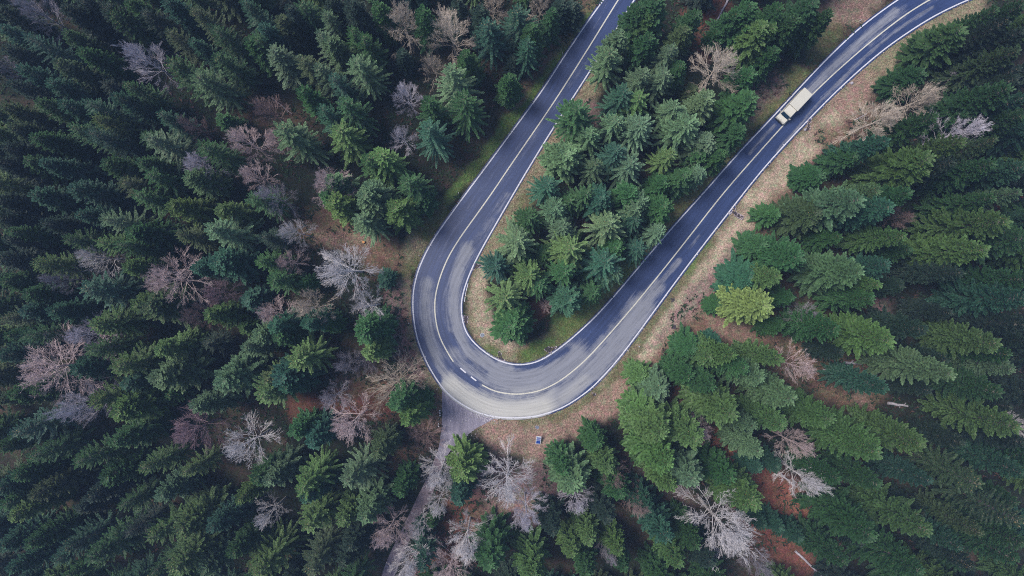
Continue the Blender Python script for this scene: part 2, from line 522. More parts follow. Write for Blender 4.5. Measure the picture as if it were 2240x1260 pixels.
def ground_colour(P):
    """colour of the ground cover at points P (n,2), and how grassy and how littered it is"""
    col = np.tile(np.array(DARK), (len(P), 1))
    n = fbm(P[:, 0]+300, P[:, 1]+300, .09)
    w = np.clip((n-.50)*5, 0, 1)[:, None]*.32
    col = col*(1-w) + np.array(BROWN)*w
    grassy = np.zeros(len(P)); litter = w[:, 0]*.5
    edge = (fbm(P[:, 0]+900, P[:, 1]+100, .45)-.5)*3.2
    for pts, hw, c, k in STROKES:
        line = to_w(pts)
        lo = line.min(0)-hw/S*1.8-3; hi = line.max(0)+hw/S*1.8+3
        m = np.where((P[:, 0] > lo[0]) & (P[:, 0] < hi[0]) & (P[:, 1] > lo[1]) & (P[:, 1] < hi[1]))[0]
        if not len(m): continue
        dd, _ = dist_to(P[m], line)
        f = np.clip(1.5 - (dd + edge[m])/(hw/S), 0, 1)
        f = f*f*(3-2*f)*min(k, 1)
        col[m] = col[m]*(1-f[:, None]) + np.array(c)*max(k, 1)*f[:, None]
        g = 1 if c in (STRAW, GREEN, OLIVE, PALE, PINK) else 0
        grassy[m] = grassy[m]*(1-f) + g*f
        litter[m] = litter[m]*(1-f) + (1-g)*f
    return col, grassy, litter

def road_distance(P):
    d1, _ = dist_to(P, mid_l)
    return d1

def ground_z(P):
    P = np.atleast_2d(np.asarray(P, float))
    dd = road_distance(P)
    dt = np.hypot(*(P - np.array(W(960, 1000))).T)
    k = np.clip((dd-7.5)/14, 0, 1)
    dtr, _ = dist_to(P, to_w([(1010,890),(985,950),(940,1050),(885,1170),(830,1320)]))
    k = k*np.clip((dtr-3.0)/6, 0, 1)
    return k*(fbm(P[:, 0]+50, P[:, 1]+50, .07)*2.2 - .35)

def axis(lo, hi, step, far):
    a = np.arange(lo, hi+step, step)
    g = [a[-1]]; s = step
    while g[-1] < far:
        s *= 1.45; g.append(g[-1]+s)
    h = [a[0]]; s = step
    while h[-1] > -far:
        s *= 1.45; h.append(h[-1]-s)
    return np.r_[h[:0:-1], a, g[1:]]
gx = axis(-108, 108, .6, 2500); gy = axis(-64, 64, .6, 2500)
GX, GY = np.meshgrid(gx, gy)
P = np.c_[GX.ravel(), GY.ravel()]
near = (abs(P[:, 0]) < 135) & (abs(P[:, 1]) < 90)
gz = np.full(len(P), .4); gz[near] = ground_z(P[near])
gz += (fbm(P[:, 0], P[:, 1], 1.1)-.5)*.22*np.clip(gz*4, 0, 1)
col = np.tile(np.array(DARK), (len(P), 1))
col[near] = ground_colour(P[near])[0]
nx, ny = len(gx), len(gy)
I = np.arange(nx*ny).reshape(ny, nx)
F = np.c_[I[:-1, :-1].ravel(), I[:-1, 1:].ravel(), I[1:, 1:].ravel(), I[1:, :-1].ravel()]
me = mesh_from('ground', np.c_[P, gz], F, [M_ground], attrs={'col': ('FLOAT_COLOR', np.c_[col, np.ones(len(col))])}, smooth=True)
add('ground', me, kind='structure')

# ---------------------------------------------------------------- road surface
def cross_points(line, A, Nn):
    """for each mid point the nearest crossing of its normal with an edge line"""
    res = []
    for p, n in zip(A, Nn):
        best = None
        a = line[:-1]-p; b = line[1:]-p
        ca = a[:, 0]*n[1]-a[:, 1]*n[0]; cb = b[:, 0]*n[1]-b[:, 1]*n[0]
        k = np.where(ca*cb <= 0)[0]
        for i in k:
            t = ca[i]/(ca[i]-cb[i]+1e-12)
            q = a[i]*(1-t)+b[i]*t
            s_ = q @ n
            if best is None or abs(s_) < abs(best): best = s_
        res.append(best if best is not None and abs(best) < 12 else np.nan)
    r = np.array(res, float)
    ok = ~np.isnan(r)
    return np.interp(np.arange(len(r)), np.where(ok)[0], r[ok])
mids = to_w(smooth_line(MID, 5.0))
mn = normals(mids)
so = cross_points(out_l, mids, mn); si = cross_points(inn_l, mids, mn)
so += np.sign(so)*.38; si += np.sign(si)*.32
NA = 27
u = np.linspace(0, 1, NA)
along = np.r_[0, np.cumsum(np.hypot(*np.diff(mids, axis=0).T))]
RV = []; SU = []
for i in range(len(mids)):
    off = si[i]*(1-u)+so[i]*u
    q = mids[i]+mn[i]*off[:, None]
    RV.append(np.c_[q, .05 + 0*off]); SU.append(np.c_[np.full(NA, along[i]), off, 0*off])
RV = np.vstack(RV); SU = np.vstack(SU)
I = np.arange(len(mids)*NA).reshape(len(mids), NA)
RF = np.c_[I[:-1, :-1].ravel(), I[1:, :-1].ravel(), I[1:, 1:].ravel(), I[:-1, 1:].ravel()]
# dry and pale areas of the asphalt: strokes with (points, half width px, strength)
DRYS = [
 ([(934,620),(930,680),(938,740),(958,800),(985,845)], 13, .85), ([(945,640),(947,720),(965,780)], 10, .42),
 ([(1022,545),(1002,590),(993,650),(1000,720),(1025,775),(1070,815)], 13, .98), ([(1033,530),(1020,565)], 5, .55),
 ([(985,640),(985,720)], 16, .45),
 ([(1000,770),(1040,810),(1090,838)], 22, .75),
 ([(1060,790),(1100,825),(1150,835),(1210,815),(1260,785)], 34, 1.0),
 ([(985,840),(1020,870),(1070,890),(1130,897),(1190,885),(1250,855)], 26, 1.15),
 ([(1250,855),(1310,800),(1360,735),(1405,670)], 26, 1.0), ([(1405,670),(1440,625)], 14, .85), ([(1440,625),(1485,570)], 6, .7),
 ([(1505,548),(1530,515)], 2.5, .55),
 ([(1250,800),(1290,775),(1320,745)], 12, .7),
 ([(1960,25),(1900,75),(1840,130),(1790,180),(1765,205)], 9, .82), ([(1975,25),(1900,90)], 14, .45),
 ([(2040,15),(1950,75),(1870,145),(1800,215),(1740,285),(1700,330)], 3.5, .66), ([(1880,135),(1800,215)], 6, .42),
 ([(1694,275),(1670,300),(1640,335)], 4, .55), ([(2030,-5),(2100,-30)], 12, .5),
 ([(1290,120),(1220,225),(1150,325),(1100,400)], 9, .20), ([(1160,280),(1100,365),(1040,450)], 7, .16),
 ([(1330,-10),(1300,60)], 8, .2), ([(1110,430),(1060,500),(1030,560)], 14, .30), ([(1080,380),(1000,490),(960,570)], 10, .18),
]
PALES = [([(990,845),(1030,875),(1080,893),(1130,900),(1190,890)], 24, 1.0), ([(1230,870),(1280,830)], 10, .4), ([(1090,870),(1200,860)], 14, .4)]
WETS = [([(985,735),(1010,775),(1040,800),(1062,812)], 7, .42), ([(920,745),(940,795),(960,830)], 7, .9), ([(1040,838),(1000,815)], 8, .4),
        ([(1130,803),(1180,800),(1240,765)], 6, .5), ([(1210,905),(1262,872),(1305,835)], 3.5, .85), ([(1000,760),(960,700)], 4, .3),
        ([(1018,625),(1014,680),(1026,730),(1050,762),(1085,790)], 4, .55)]
def strokes_value(P, L_):
    v = np.zeros(len(P))
    for pts, hw, k in L_:
        dd, _ = dist_to(P, to_w(smooth_line(pts, 12) if len(pts) > 2 else pts))
        v = np.maximum(v, k*np.clip(1.28-dd/(hw/S)*.72, 0, 1)**1.2)
    return v
dry = strokes_value(RV[:, :2], DRYS)
dry = dry - strokes_value(RV[:, :2], WETS)
pale = strokes_value(RV[:, :2], PALES)
me = mesh_from('road', RV, RF, [M_asphalt], attrs={'dry': ('FLOAT', dry), 'pale': ('FLOAT', pale), 'su': ('FLOAT_VECTOR', SU)})
road = add('road', me, kind='structure')
# exposed edge of the asphalt slab down into the verge
for side, sgn in ((0, -1), (NA-1, 1)):
    E = RV.reshape(-1, NA, 3)[:, side, :]
    V = np.zeros((2*len(E), 3)); V[0::2] = E; V[1::2] = E
    nn = mn*np.sign((so if side else si))[:, None]
    V[1::2, :2] += nn*.16; V[1::2, 2] = -.06; V[0::2,2] = .05
    F = np.array([(2*i, 2*i+1, 2*i+3, 2*i+2) for i in range(len(E)-1)])
    add('road_edge', mesh_from('road_edge', V, F, [M_soil]), road)

def marking(line, width, z, mat, name):
    V, F = offset_strip(line, -width/2, width/2, z)
    add(name, mesh_from(name, V, F, [mat]), road)
marking(to_w(smooth_line(OUT, 5)), .24, .055, M_white, 'edge_line')
marking(to_w(smooth_line(INN, 5)), .24, .055, M_white, 'edge_line')
mid_fine = smooth_line(MID, 3)
k1 = np.argmin(np.hypot(*(mid_fine-np.array((994,794))).T)); k2 = np.argmin(np.hypot(*(mid_fine-np.array((1055,842))).T))
marking(to_w(mid_fine[:k1]), .24, .055, M_cream, 'centre_line')
marking(to_w(mid_fine[k2:]), .24, .055, M_cream, 'centre_line')
for a, b in (((1007,805),(1019,815.5)), ((1030,824),(1042,833))):
    marking(to_w(np.linspace(a, b, 4)), .26, .055, M_white, 'centre_dash')
# second, faint line on the verge side of the bend
marking(to_w(smooth_line([(1024,620),(1019,640),(1016,660)], 5)), .12, .062, M_white, 'edge_dash')

# forest track leaving the bend
tv = to_w(track_px)
from mathutils.geometry import tessellate_polygon
tris = tessellate_polygon([[Vector((x, y, 0)) for x, y in tv]])
tm = MB(); tm.v = [(x, y, .034) for x, y in tv]; tm.f = [tuple(t) for t in tris]
m, nt, b = nodes('gravel_track'); geo = N(nt, 'ShaderNodeNewGeometry')
mp = N(nt, 'ShaderNodeMapping'); mp.inputs['Rotation'].default_value = (0, 0, math.radians(28)); mp.inputs['Scale'].default_value = (1, .16, 1)
nt.links.new(geo.outputs['Position'], mp.inputs['Vector'])
na = N(nt, 'ShaderNodeTexNoise', Scale=1.1, Detail=6.0, Roughness=.7); nb = N(nt, 'ShaderNodeTexNoise', Scale=4.0, Detail=6.0, Roughness=.8)
nt.links.new(mp.outputs[0], na.inputs['Vector']); nt.links.new(geo.outputs['Position'], nb.inputs['Vector'])
ad = N(nt, 'ShaderNodeMath', operation='ADD'); nt.links.new(na.outputs[0], ad.inputs[0]); nt.links.new(nb.outputs[0], ad.inputs[1])
rp = N(nt, 'ShaderNodeValToRGB'); rp.color_ramp.elements[0].position = .38; rp.color_ramp.elements[0].color = (.12, .11, .16, 1)
rp.color_ramp.elements[1].position = .62; rp.color_ramp.elements[1].color = (.31, .285, .36, 1)
hm = N(nt, 'ShaderNodeMath', operation='MULTIPLY'); hm.inputs[1].default_value = .5
nt.links.new(ad.outputs[0], hm.inputs[0]); nt.links.new(hm.outputs[0], rp.inputs[0]); nt.links.new(rp.outputs[0], b.inputs['Base Color'])
b.inputs['Roughness'].default_value = .85
tm.build('track', m, kind='structure')
# the dirt path the track narrows into
m, nt, b = nodes('dirt_path'); geo = N(nt, 'ShaderNodeNewGeometry')
nb = N(nt, 'ShaderNodeTexNoise', Scale=1.6, Detail=8.0, Roughness=.8); nt.links.new(geo.outputs['Position'], nb.inputs['Vector'])
rp = N(nt, 'ShaderNodeValToRGB'); rp.color_ramp.elements[0].position = .36; rp.color_ramp.elements[0].color = (.10, .075, .09, 1)
rp.color_ramp.elements[1].position = .64; rp.color_ramp.elements[1].color = (.30, .24, .28, 1)
nt.links.new(nb.outputs[0], rp.inputs[0]); nt.links.new(rp.outputs[0], b.inputs['Base Color']); b.inputs['Roughness'].default_value = .95
tris = tessellate_polygon([[Vector((x, y, 0)) for x, y in path_poly]])
tm = MB(); tm.v = [(x, y, .030) for x, y in path_poly]; tm.f = [tuple(t) for t in tris]
tm.build('dirt_path', m, kind='structure')

# ---------------------------------------------------------------- grass, litter, undergrowth (nobody could count them)
def blades(name, P, colr, h, w, n_bl, flatness, label, mat=M_tuft, cat='grass'):
    n = len(P); z = ground_z(P)
    V = []; K = []
    for k in range(n_bl):
        a = rng.random(n)*2*math.pi
        hh = h*(.5+rng.random(n)); ww = w*(.6+.8*rng.random(n))
        dx, dy = np.cos(a), np.sin(a)
        lean = hh*(flatness*(.5+rng.random(n)))
        bx = P[:, 0]+(rng.random(n)-.5)*h*.5; by = P[:, 1]+(rng.random(n)-.5)*h*.5
        v0 = np.c_[bx-dy*ww, by+dx*ww, z-.02]; v1 = np.c_[bx+dy*ww, by-dx*ww, z-.02]
        v2 = np.c_[bx+dx*lean, by+dy*lean, z+hh*(1-.5*min(flatness, 1.5)/1.5)+.02]
        V.append(np.stack([v0, v1, v2], 1).reshape(-1, 3))
        c = colr*(.66+.62*rng.random((n, 1)))
        K.append(np.repeat(c, 3, axis=0))
    V = np.vstack(V); K = np.vstack(K)
    F = np.arange(len(V)).reshape(-1, 3)
    me = mesh_from(name, V, F, [mat], attrs={'col': ('FLOAT_COLOR', np.c_[K, np.ones(len(K))])})
    o = add(name, me, kind='stuff'); o['label'] = label; o['category'] = cat
    return o
cand = np.c_[(rng.random(260000)-.5)*220, (rng.random(260000)-.5)*130]
cc, gr_, li_ = ground_colour(cand)
free = ~in_poly(cand, road_poly) & ~in_poly(cand, track_poly) & ~(in_poly(cand, path_poly) & (rng.random(len(cand)) < .8))
de, _ = dist_to(cand, np.vstack([out_l])); di, _ = dist_to(cand, inn_l); free &= (de > .33) & (di > .28)
g = free & (rng.random(len(cand)) < gr_*1.0)
blades('grass', cand[g], cc[g]*np.array((1.1, 1.08, .95)), .30, .075, 2, 1.0, 'straw coloured and green grass growing on the verges beside the road')
l = free & (rng.random(len(cand)) < li_*.45)
blades('leaf_litter', cand[l], cc[l]*np.array((1.45, 1.2, 1.15)), .10, .11, 2, 1.6, 'rust brown fallen leaves and dead bracken lying on open ground', cat='leaves')
ug = free & (gr_ < .35) & (fbm(cand[:, 0], cand[:, 1], .22) > .50) & (rng.random(len(cand)) < .16)
gcol = np.where(rng.random((ug.sum(), 1)) < .75, np.array((.030, .055, .028)), np.array((.085, .05, .045)))
blades('undergrowth', cand[ug], gcol, .55, .16, 3, .9, 'dark brambles and low scrub covering the forest floor', cat='undergrowth')

# loose chips and gravel: thick at the mouth of the track, thin along the road's edges
n = 900
gp = np.c_[rng.normal(1058, 20, n), rng.normal(908, 9, n)]
gp2 = np.c_[rng.uniform(966, 1050, 500), rng.uniform(862, 960, 500)]
k_ = rng.integers(0, len(out_l), 1500); nn = normals(out_l)[k_]
ep = out_l[k_]+nn*(rng.normal(0, .22, 1500)+.5*np.sign(((out_l[k_]+nn)**2).sum(1)-((out_l[k_])**2).sum(1))*0-0.0)[:, None]
pts_ = np.vstack([to_w(gp), to_w(gp2), ep])
okg = ~in_poly(pts_, road_poly) | (rng.random(len(pts_)) < .25)
pts_ = pts_[okg]
m_ = len(pts_); r_ = rng.uniform(.03, .10, m_)*(1+1.0*(rng.random(m_) < .12)); a_ = rng.random(m_)*6.28
ax_ = np.stack([np.cos(a_), np.sin(a_)], 1)*r_[:, None]; ay_ = np.stack([-np.sin(a_), np.cos(a_)], 1)*(r_*.7)[:, None]
z_ = np.full(m_, .06)
V = np.stack([np.c_[pts_+ax_, z_-.03], np.c_[pts_+ay_, z_-.03], np.c_[pts_-ax_, z_-.03], np.c_[pts_-ay_, z_-.03], np.c_[pts_, z_+r_*.5]], 1).reshape(-1, 3)
i_ = np.arange(m_)*5
F = np.vstack([np.c_[i_+q, i_+(q+1) % 4, i_+4] for q in range(4)])
cg = np.repeat(np.array((.42, .40, .44))*(.45+.8*rng.random((m_, 1))), 5, axis=0)
me = mesh_from('gravel', V, F, [attr_colour_material('loose_gravel')], attrs={'col': ('FLOAT_COLOR', np.c_[cg, np.ones(len(cg))])})
o = add('gravel', me, kind='stuff'); o['label'] = 'loose pale chips and gravel spilled at the track mouth and road edge'; o['category'] = 'gravel'
# ---------------------------------------------------------------- conifers: prototypes
def unit(v):
    return v/np.maximum(np.linalg.norm(v, axis=-1, keepdims=True), 1e-9)

def conifer_proto(seed, kind, h=20.0, R=3.2):
    r = np.random.default_rng(seed)
    sp = dict(feather=dict(gap=.92, nb=(6, 8), bot=.20, pw=.66, step=.11, tw=.46, wid=.11, droop=.30, up=.60, fan=58),
              tuft=dict(gap=1.02, nb=(8, 10), bot=.10, pw=.60, step=.10, tw=.74, wid=.15, droop=.22, up=.45, fan=52),
              bushy=dict(gap=.92, nb=(8, 9), bot=.14, pw=.52, step=.10, tw=.66, wid=.14, droop=.12, up=.70, fan=55))[kind]
    for kk, am in (('gap', .15), ('pw', .16), ('droop', .3), ('up', .25), ('tw', .12)):
        sp[kk] *= 1+am*(2*r.random()-1)
    trunk = MB(); lean = (r.random(2)-.5)*.25
    axis_pt = lambda z: np.array((lean[0]*z/h*2, lean[1]*z/h*2, z))
    trunk.tube([axis_pt(z) for z in (-.6, .5, h*.3, h*.65, h*.97)], [.30, .24, .19, .11, .02], 7)
    V = []; T = []; LV = MB(); cones = MB()
    z = h*sp['bot']; lop = .78+.4*r.random(8)
    while z < h-.25:
        f = (z-h*sp['bot'])/(h*(1-sp['bot']))            # 0 at the crown's foot, 1 at the tip
        prof = (1-f)**sp['pw']*(0.72+0.28*min(1, f/.12))
        nb = int(round(r.integers(sp['nb'][0], sp['nb'][1]+1)*(1 if f < .8 else .8)))
        a0 = r.random()*6.283
        for k in range(nb):
            az_ = a0+6.283*k/nb+(r.random()-.5)*.45
            li = R*prof*(.66+.50*r.random())*lop[int(az_/6.284*8) % 8]+.22
            if r.random() < .05: li *= .55
            if kind == 'tuft' and r.random() < .15: li *= 1.12
            slope = (sp['up']*f*1.6-sp['droop']*(1-f))+(r.random()-.5)*.16
            dirh = np.array((math.cos(az_), math.sin(az_)))
            zz = z+(r.random()-.5)*.22
            n = max(3, int(li/sp['step']))
            t = (np.arange(n)+.6)/n
            t = t[t > .16]
            tt = np.r_[0, .33, .66, 1]
            def bp(t):
                t = np.asarray(t)
                rad = li*t
                hz = zz+slope*rad-sp['droop']*1.1*rad*rad/max(R, 1)*(1-f)*.5+.10*li*t**3
                p0 = axis_pt(zz)
                return np.c_[p0[0]+dirh[0]*rad, p0[1]+dirh[1]*rad, hz]
            B = bp(tt)
            LV.tube([tuple(q) for q in B], [.05*(1-.5*f), .035, .022, .01], 3, caps=False)
            base = bp(t); d2 = unit(bp(t+.02)-base)
            side = unit(np.cross(d2, np.array((0, 0, 1.0))))
            # two side sprays and, at close steps, one along the top of the branch
            for sgn in (-1, 1):
                ang = np.radians(sp['fan']*(.75+.5*r.random(len(t)))*(1-.35*t))
                L_ = sp['tw']*(.62+.55*r.random(len(t)))*(1.12-.62*t)*min(1, .35+li/2.2)
                if kind != 'feather': L_ = L_*(.35+1.0*np.sin(np.pi*np.clip(t, 0, 1)**1.6*.80))
                dr = d2*np.cos(ang)[:, None]+side*(sgn*np.sin(ang))[:, None]
                dr[:, 2] += (r.random(len(t))-.35)*.75*(.3+.7*t)-.10*(1-f)
                dr = unit(dr)
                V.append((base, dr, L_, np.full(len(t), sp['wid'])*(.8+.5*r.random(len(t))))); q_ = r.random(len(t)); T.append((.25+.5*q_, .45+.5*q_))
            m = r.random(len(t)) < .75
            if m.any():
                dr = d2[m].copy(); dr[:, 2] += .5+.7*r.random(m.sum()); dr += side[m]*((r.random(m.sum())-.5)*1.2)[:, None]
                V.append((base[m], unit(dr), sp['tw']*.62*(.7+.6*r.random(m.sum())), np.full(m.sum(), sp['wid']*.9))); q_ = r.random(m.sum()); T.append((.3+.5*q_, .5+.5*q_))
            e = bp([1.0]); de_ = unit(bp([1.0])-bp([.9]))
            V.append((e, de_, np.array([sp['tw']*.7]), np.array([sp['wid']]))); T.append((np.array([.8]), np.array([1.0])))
            if f > .72 and r.random() < .5:
                c0 = bp([.6+.35*r.random()])[0]
                cones.tube([tuple(c0+np.array((0, 0, .02))), tuple(c0+np.array((0, 0, -.14))), tuple(c0+np.array((.02, .01, -.36)))], [.05, .095, .02], 5)
        z += sp['gap']*(.75+.5*r.random())*(1.0 if f < .6 else .75)
    # leading shoot
    tp = axis_pt(h*.95)
    for k in range(14):
        a = r.random()*6.28
        V.append((np.array([tp+np.array((0, 0, k*.07))]), unit(np.array([[math.cos(a)*.6, math.sin(a)*.6, 1.0]])), np.array([.45]), np.array([.1]))); T.append((np.array([.8]), np.array([1.0])))
    b = np.vstack([x[0] for x in V]); dr = np.vstack([x[1] for x in V]); L_ = np.concatenate([x[2] for x in V]); wd = np.concatenate([x[3] for x in V])
    ta = np.concatenate([x[0] for x in T]); tb = np.concatenate([x[1] for x in T])
    sd = unit(np.cross(dr, np.array((0, 0, 1.0))+.5*(r.random((len(b), 3))-.5)))
    upv = np.cross(sd, dr)
    tip = b+dr*L_[:, None]; tip[:, 2] -= .10*L_
    mid = b+dr*(L_*.5)[:, None]
    v1 = mid+sd*wd[:, None]-upv*(wd*.35)[:, None]; v2 = mid-sd*wd[:, None]-upv*(wd*.35)[:, None]
    n = len(b)
    VV = np.stack([b, v1, tip, v2], 1).reshape(-1, 3)
    idx = np.arange(n)*4
    F = np.vstack([np.c_[idx, idx+1, idx+2], np.c_[idx, idx+2, idx+3]])
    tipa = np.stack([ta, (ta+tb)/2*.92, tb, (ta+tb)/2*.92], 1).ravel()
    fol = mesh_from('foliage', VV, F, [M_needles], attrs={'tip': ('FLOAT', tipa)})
    tr = mesh_from('trunk', trunk.v, trunk.f, [M_bark], smooth=True)
    li = mesh_from('branches', LV.v, LV.f, [M_limb])
    co = mesh_from('cones', cones.v, cones.f, [M_cone]) if cones.v else None
    return dict(trunk=tr, branches=li, foliage=fol, cones=co)

PROTO = {'feather': [conifer_proto(100+i, 'feather') for i in range(8)],
         'tuft': [conifer_proto(200+i, 'tuft') for i in range(8)],
         'bushy': [conifer_proto(300+i, 'bushy') for i in range(5)]}

COLS = {'Y': ((.150, .225, .060), 'bright yellow-green'), 'd': ((.022, .046, .030), 'dark green'), 'm': ((.036, .098, .032), 'mid green'), 'b': ((.034, .098, .060), 'blue-green'),
        'y': ((.082, .152, .046), 'yellow-green'), 'o': ((.058, .094, .040), 'olive green'), 'p': ((.094, .165, .082), 'pale green')}
# tips of the crowns in each third-scale tile of the photograph: x, y, colour letter + form
# form: s feathery, S large feathery, t dense, T large dense, l tall dense, r round and bushy, R large round, n small
TILES = {
(0,0): "10,60,dt 210,260,bs 20,300,dt 435,225,mt 745,75,ms 830,10,mt 1080,15,bt 1080,190,os 1290,60,os 1400,200,ms 1270,280,bt 1640,270,mr 1430,360,ms 1115,430,mS 1305,480,pS 550,330,mt 380,400,ot 150,460,bt 340,550,bt 70,530,dt 850,560,ms 780,645,br 1040,770,bs 650,775,ys 250,690,mt 415,690,bt 590,690,bs 20,700,or 110,840,ot 220,890,mt 600,870,bs 510,850,ms 990,920,pS 1310,960,ms 185,1070,mt 310,1075,bt 720,1065,mr 925,1050,mt 820,1200,os 960,1160,ms 1260,1160,pr 10,1080,dt 500,1240,bt 1600,20,bs 0,180,bt 540,20,dt 700,60,dt 950,90,ds 450,70,dt 60,960,dt",
(560,0): "300,30,ms 455,65,ps 150,125,ot 45,190,bt 10,270,ms 120,345,pS 290,400,os 415,220,ps 490,250,pr 610,195,ms 420,440,ps 660,395,pS 510,500,bs 710,250,ms 300,600,mr 430,720,bs 580,665,mS 540,860,yS 180,860,pS 800,1030,yS 720,1050,ms 1000,1170,ms 500,1190,pr 740,1220,ps 1080,60,mt 1380,340,mt 1540,140,bS 1290,460,pS 1120,670,ms 1350,640,mS 1130,830,bS 800,20,mt 1320,30,dt 620,20,dt 200,40,dt 950,360,dn 1460,80,dt 500,10,dt",
(1120,0): "50,60,bS 0,380,dn 320,20,dt 960,10,mT 900,90,yt 1200,80,mt 1150,200,ot 910,245,mt 850,40,mt 700,220,pr 660,345,pS 1040,310,ps 860,465,ps 1010,490,ps 1130,430,mt 730,590,bs 850,630,ys 1180,590,on 1060,680,ps 1270,650,pr 1560,645,mT 690,765,ps 440,720,mS 540,880,ps 860,790,pS 1150,800,pS 1290,930,pr 1030,1020,ys 340,980,pR 560,1080,os 790,1060,pS 700,990,bs 230,1210,bs 1140,1150,mt 1560,60,mT 1660,190,yT 1570,470,mt 1350,210,mn 1480,80,mt 390,30,dt",
(1680,0): "40,170,yt 300,30,mT 420,90,mt 190,110,mt 1500,70,mt 1270,215,yl 1660,40,mt 1660,220,dt 1640,330,ot 1560,590,ml 1670,640,bt 1660,760,mt 1040,1080,yT 1240,940,yt 1440,1110,mt 1660,1110,bt 790,900,bt 560,1020,mt 340,1130,mt 700,1240,pt 1470,950,ot 1080,790,mt 1000,480,mt 1640,440,dt 1640,500,dt 60,40,mt 1200,1060,dt 1550,130,dt",
(0,420): "250,25,bt 0,50,dt 105,265,mt 445,315,ms 560,140,bt 690,180,ps 900,20,ms 1145,85,yr 1450,120,yr 1660,30,ms 1170,280,os 1380,260,pS 880,250,mr 660,330,ys 770,350,ms 820,500,yt 240,480,ys 5,590,mt 190,680,mt 545,660,bS 350,770,bt 5,830,os 160,930,ms 35,930,mt 635,870,yS 905,730,yr 970,740,oR 1370,820,yr 1590,890,yn 1270,480,bt 1400,460,bR 600,1040,ms 760,1140,yS 530,1160,br 1040,1030,yt 1050,1210,pR 1590,1040,pr 1460,1210,pR 0,1070,bt 200,780,bt 0,450,dt 300,200,dt 60,320,dt 30,180,dt",
(560,420): "510,60,yR 720,30,pR 900,100,yR 690,180,pS 840,570,bn 690,900,mT 740,1060,yt 210,590,yn 320,600,mn 160,960,mr 20,950,pr 260,1110,yS 170,1200,bR 110,890,bt 310,860,bt 70,1240,os 470,870,mn 20,430,ms 90,560,ms 30,300,ds 1080,40,mr 470,10,mt",
(1120,420): "290,80,ps 110,170,ms 340,240,ps 20,330,pS 600,40,br 650,210,pS 830,110,ps 1010,90,mr 390,370,yS 220,400,mn 610,480,bS 340,530,ms 110,560,ys -30,680,yS 360,700,bR 10,880,mR -110,480,bs 790,0,mt 1650,340,mt 1560,560,bT 1640,740,YR 1350,740,mn 1300,1090,yr 1200,1030,mt 1450,1090,yt 1540,1180,mt 1620,1220,pt 1150,1200,mt 860,1220,yt 1340,980,bn 480,20,ms",
(1680,420): "810,80,bT 560,60,pT 300,130,oT 870,280,yt 750,490,bt 550,520,pT 690,600,yt 60,570,yt 190,400,mT 1390,360,yl 1650,10,pt 1510,180,yl 1670,290,ml 1640,700,bl 1500,970,yl 780,960,yl 340,800,yn 50,1100,yt 1200,1190,pl 1600,1150,pt 1560,1050,mt 1670,860,dt 900,0,mt 1660,560,mt 440,900,mt 1000,880,dt 1450,50,mt 650,700,mt 1240,520,dt 60,130,mt",
(0,840): "90,85,mt 0,120,ot 90,300,bS 620,120,ys 765,165,yR 830,0,bt 1310,150,pr 740,380,mT 510,520,ms 220,470,ms 5,400,mt 700,600,mr 935,575,ys 1210,590,ys 1045,740,pr 0,690,bt 210,720,ot 10,810,mt 75,850,yt 570,740,dt 810,810,ms 610,1130,mS 990,1020,yS 1200,960,yR 1400,950,bt 1580,740,yr 1530,1110,mr 1130,1200,yS 1330,1220,pr 420,1110,bs 210,1050,mt 5,1080,bt 340,1170,bs 440,1240,mt 80,1240,bt 1000,1230,ms 1650,1200,ys 120,610,mt 820,990,ds 230,20,mt",
(560,840): "30,70,yS 190,20,bt 90,610,pr 290,690,yS 620,650,pS 1000,240,yt 800,440,ot 900,150,mt 590,880,yr 700,850,pR 940,700,mr 320,920,yS 330,1230,oS 20,1230,yS 10,640,mr 340,740,bt 250,330,mt 1340,600,yR 1330,760,bt 1150,930,mn 1080,1000,bn 1060,1200,bs 1530,1150,mT 350,370,bt 620,1050,dt 1100,100,mn 560,1180,dt",
(1120,840): "390,660,pR 335,565,mt 560,400,mt 630,560,yt 1000,530,yT 1170,360,yT 980,340,yT 960,40,pT 1180,630,pT 1050,670,yt 880,180,yT 1410,180,yT 1560,290,pt 1640,450,pt 1300,20,mt 1580,790,yR 1420,620,mt 410,1110,yt 510,1030,yt 700,1110,yt 130,1240,yl 1000,1000,bt 890,800,bt 1200,1030,mt 1100,1180,yt 740,1230,mt 500,1230,mt 1300,1180,dt 1600,560,bn 1640,920,bn 700,720,mt 260,960,dt 620,860,dt",
(1680,840): "170,100,pT 375,240,yt 980,420,yl 700,430,yT 60,260,yt 1630,290,yl 1030,640,bt 640,950,mT 1010,960,yl 1270,1070,bt 1390,980,ot 1670,880,oS 200,1010,bn 60,940,bn 60,540,bn 950,1240,mT 1500,30,mt 1390,640,oS 450,640,mt 1660,560,bt 1660,1040,mt 1600,1170,mt 1350,1180,dt 770,10,bt 1660,380,dt 480,1180,mt 700,650,mt",
}
def region(px, py):
    w = np.array([[(px-1120)/S, (630-py)/S]])
    if in_poly(w, np.vstack([inn_l]))[0] or (px > 1270 and px < 1800 and py < 420 and px < 1960-py*.95):
        return 'island' if py > 150 else 'island_top'
    if px < 1000: return 'left'
    if px > 1420 and (px > 1700 or py > 500): return 'right'
    return 'low' if py > 850 else 'left'
BASE_H = {'island': 14.5, 'island_top': 16, 'left': 17.5, 'right': 20.5, 'low': 16.5}
FORM = {'s': ('feather', 3.0, 1.0), 'S': ('feather', 4.0, 1.08), 't': ('tuft', 2.7, .96), 'T': ('tuft', 3.7, 1.04), 'l': ('tuft', 3.6, 1.10),
        'r': ('bushy', 2.8, .92), 'R': ('bushy', 3.8, 1.0), 'n': ('bushy', 1.9, .50)}
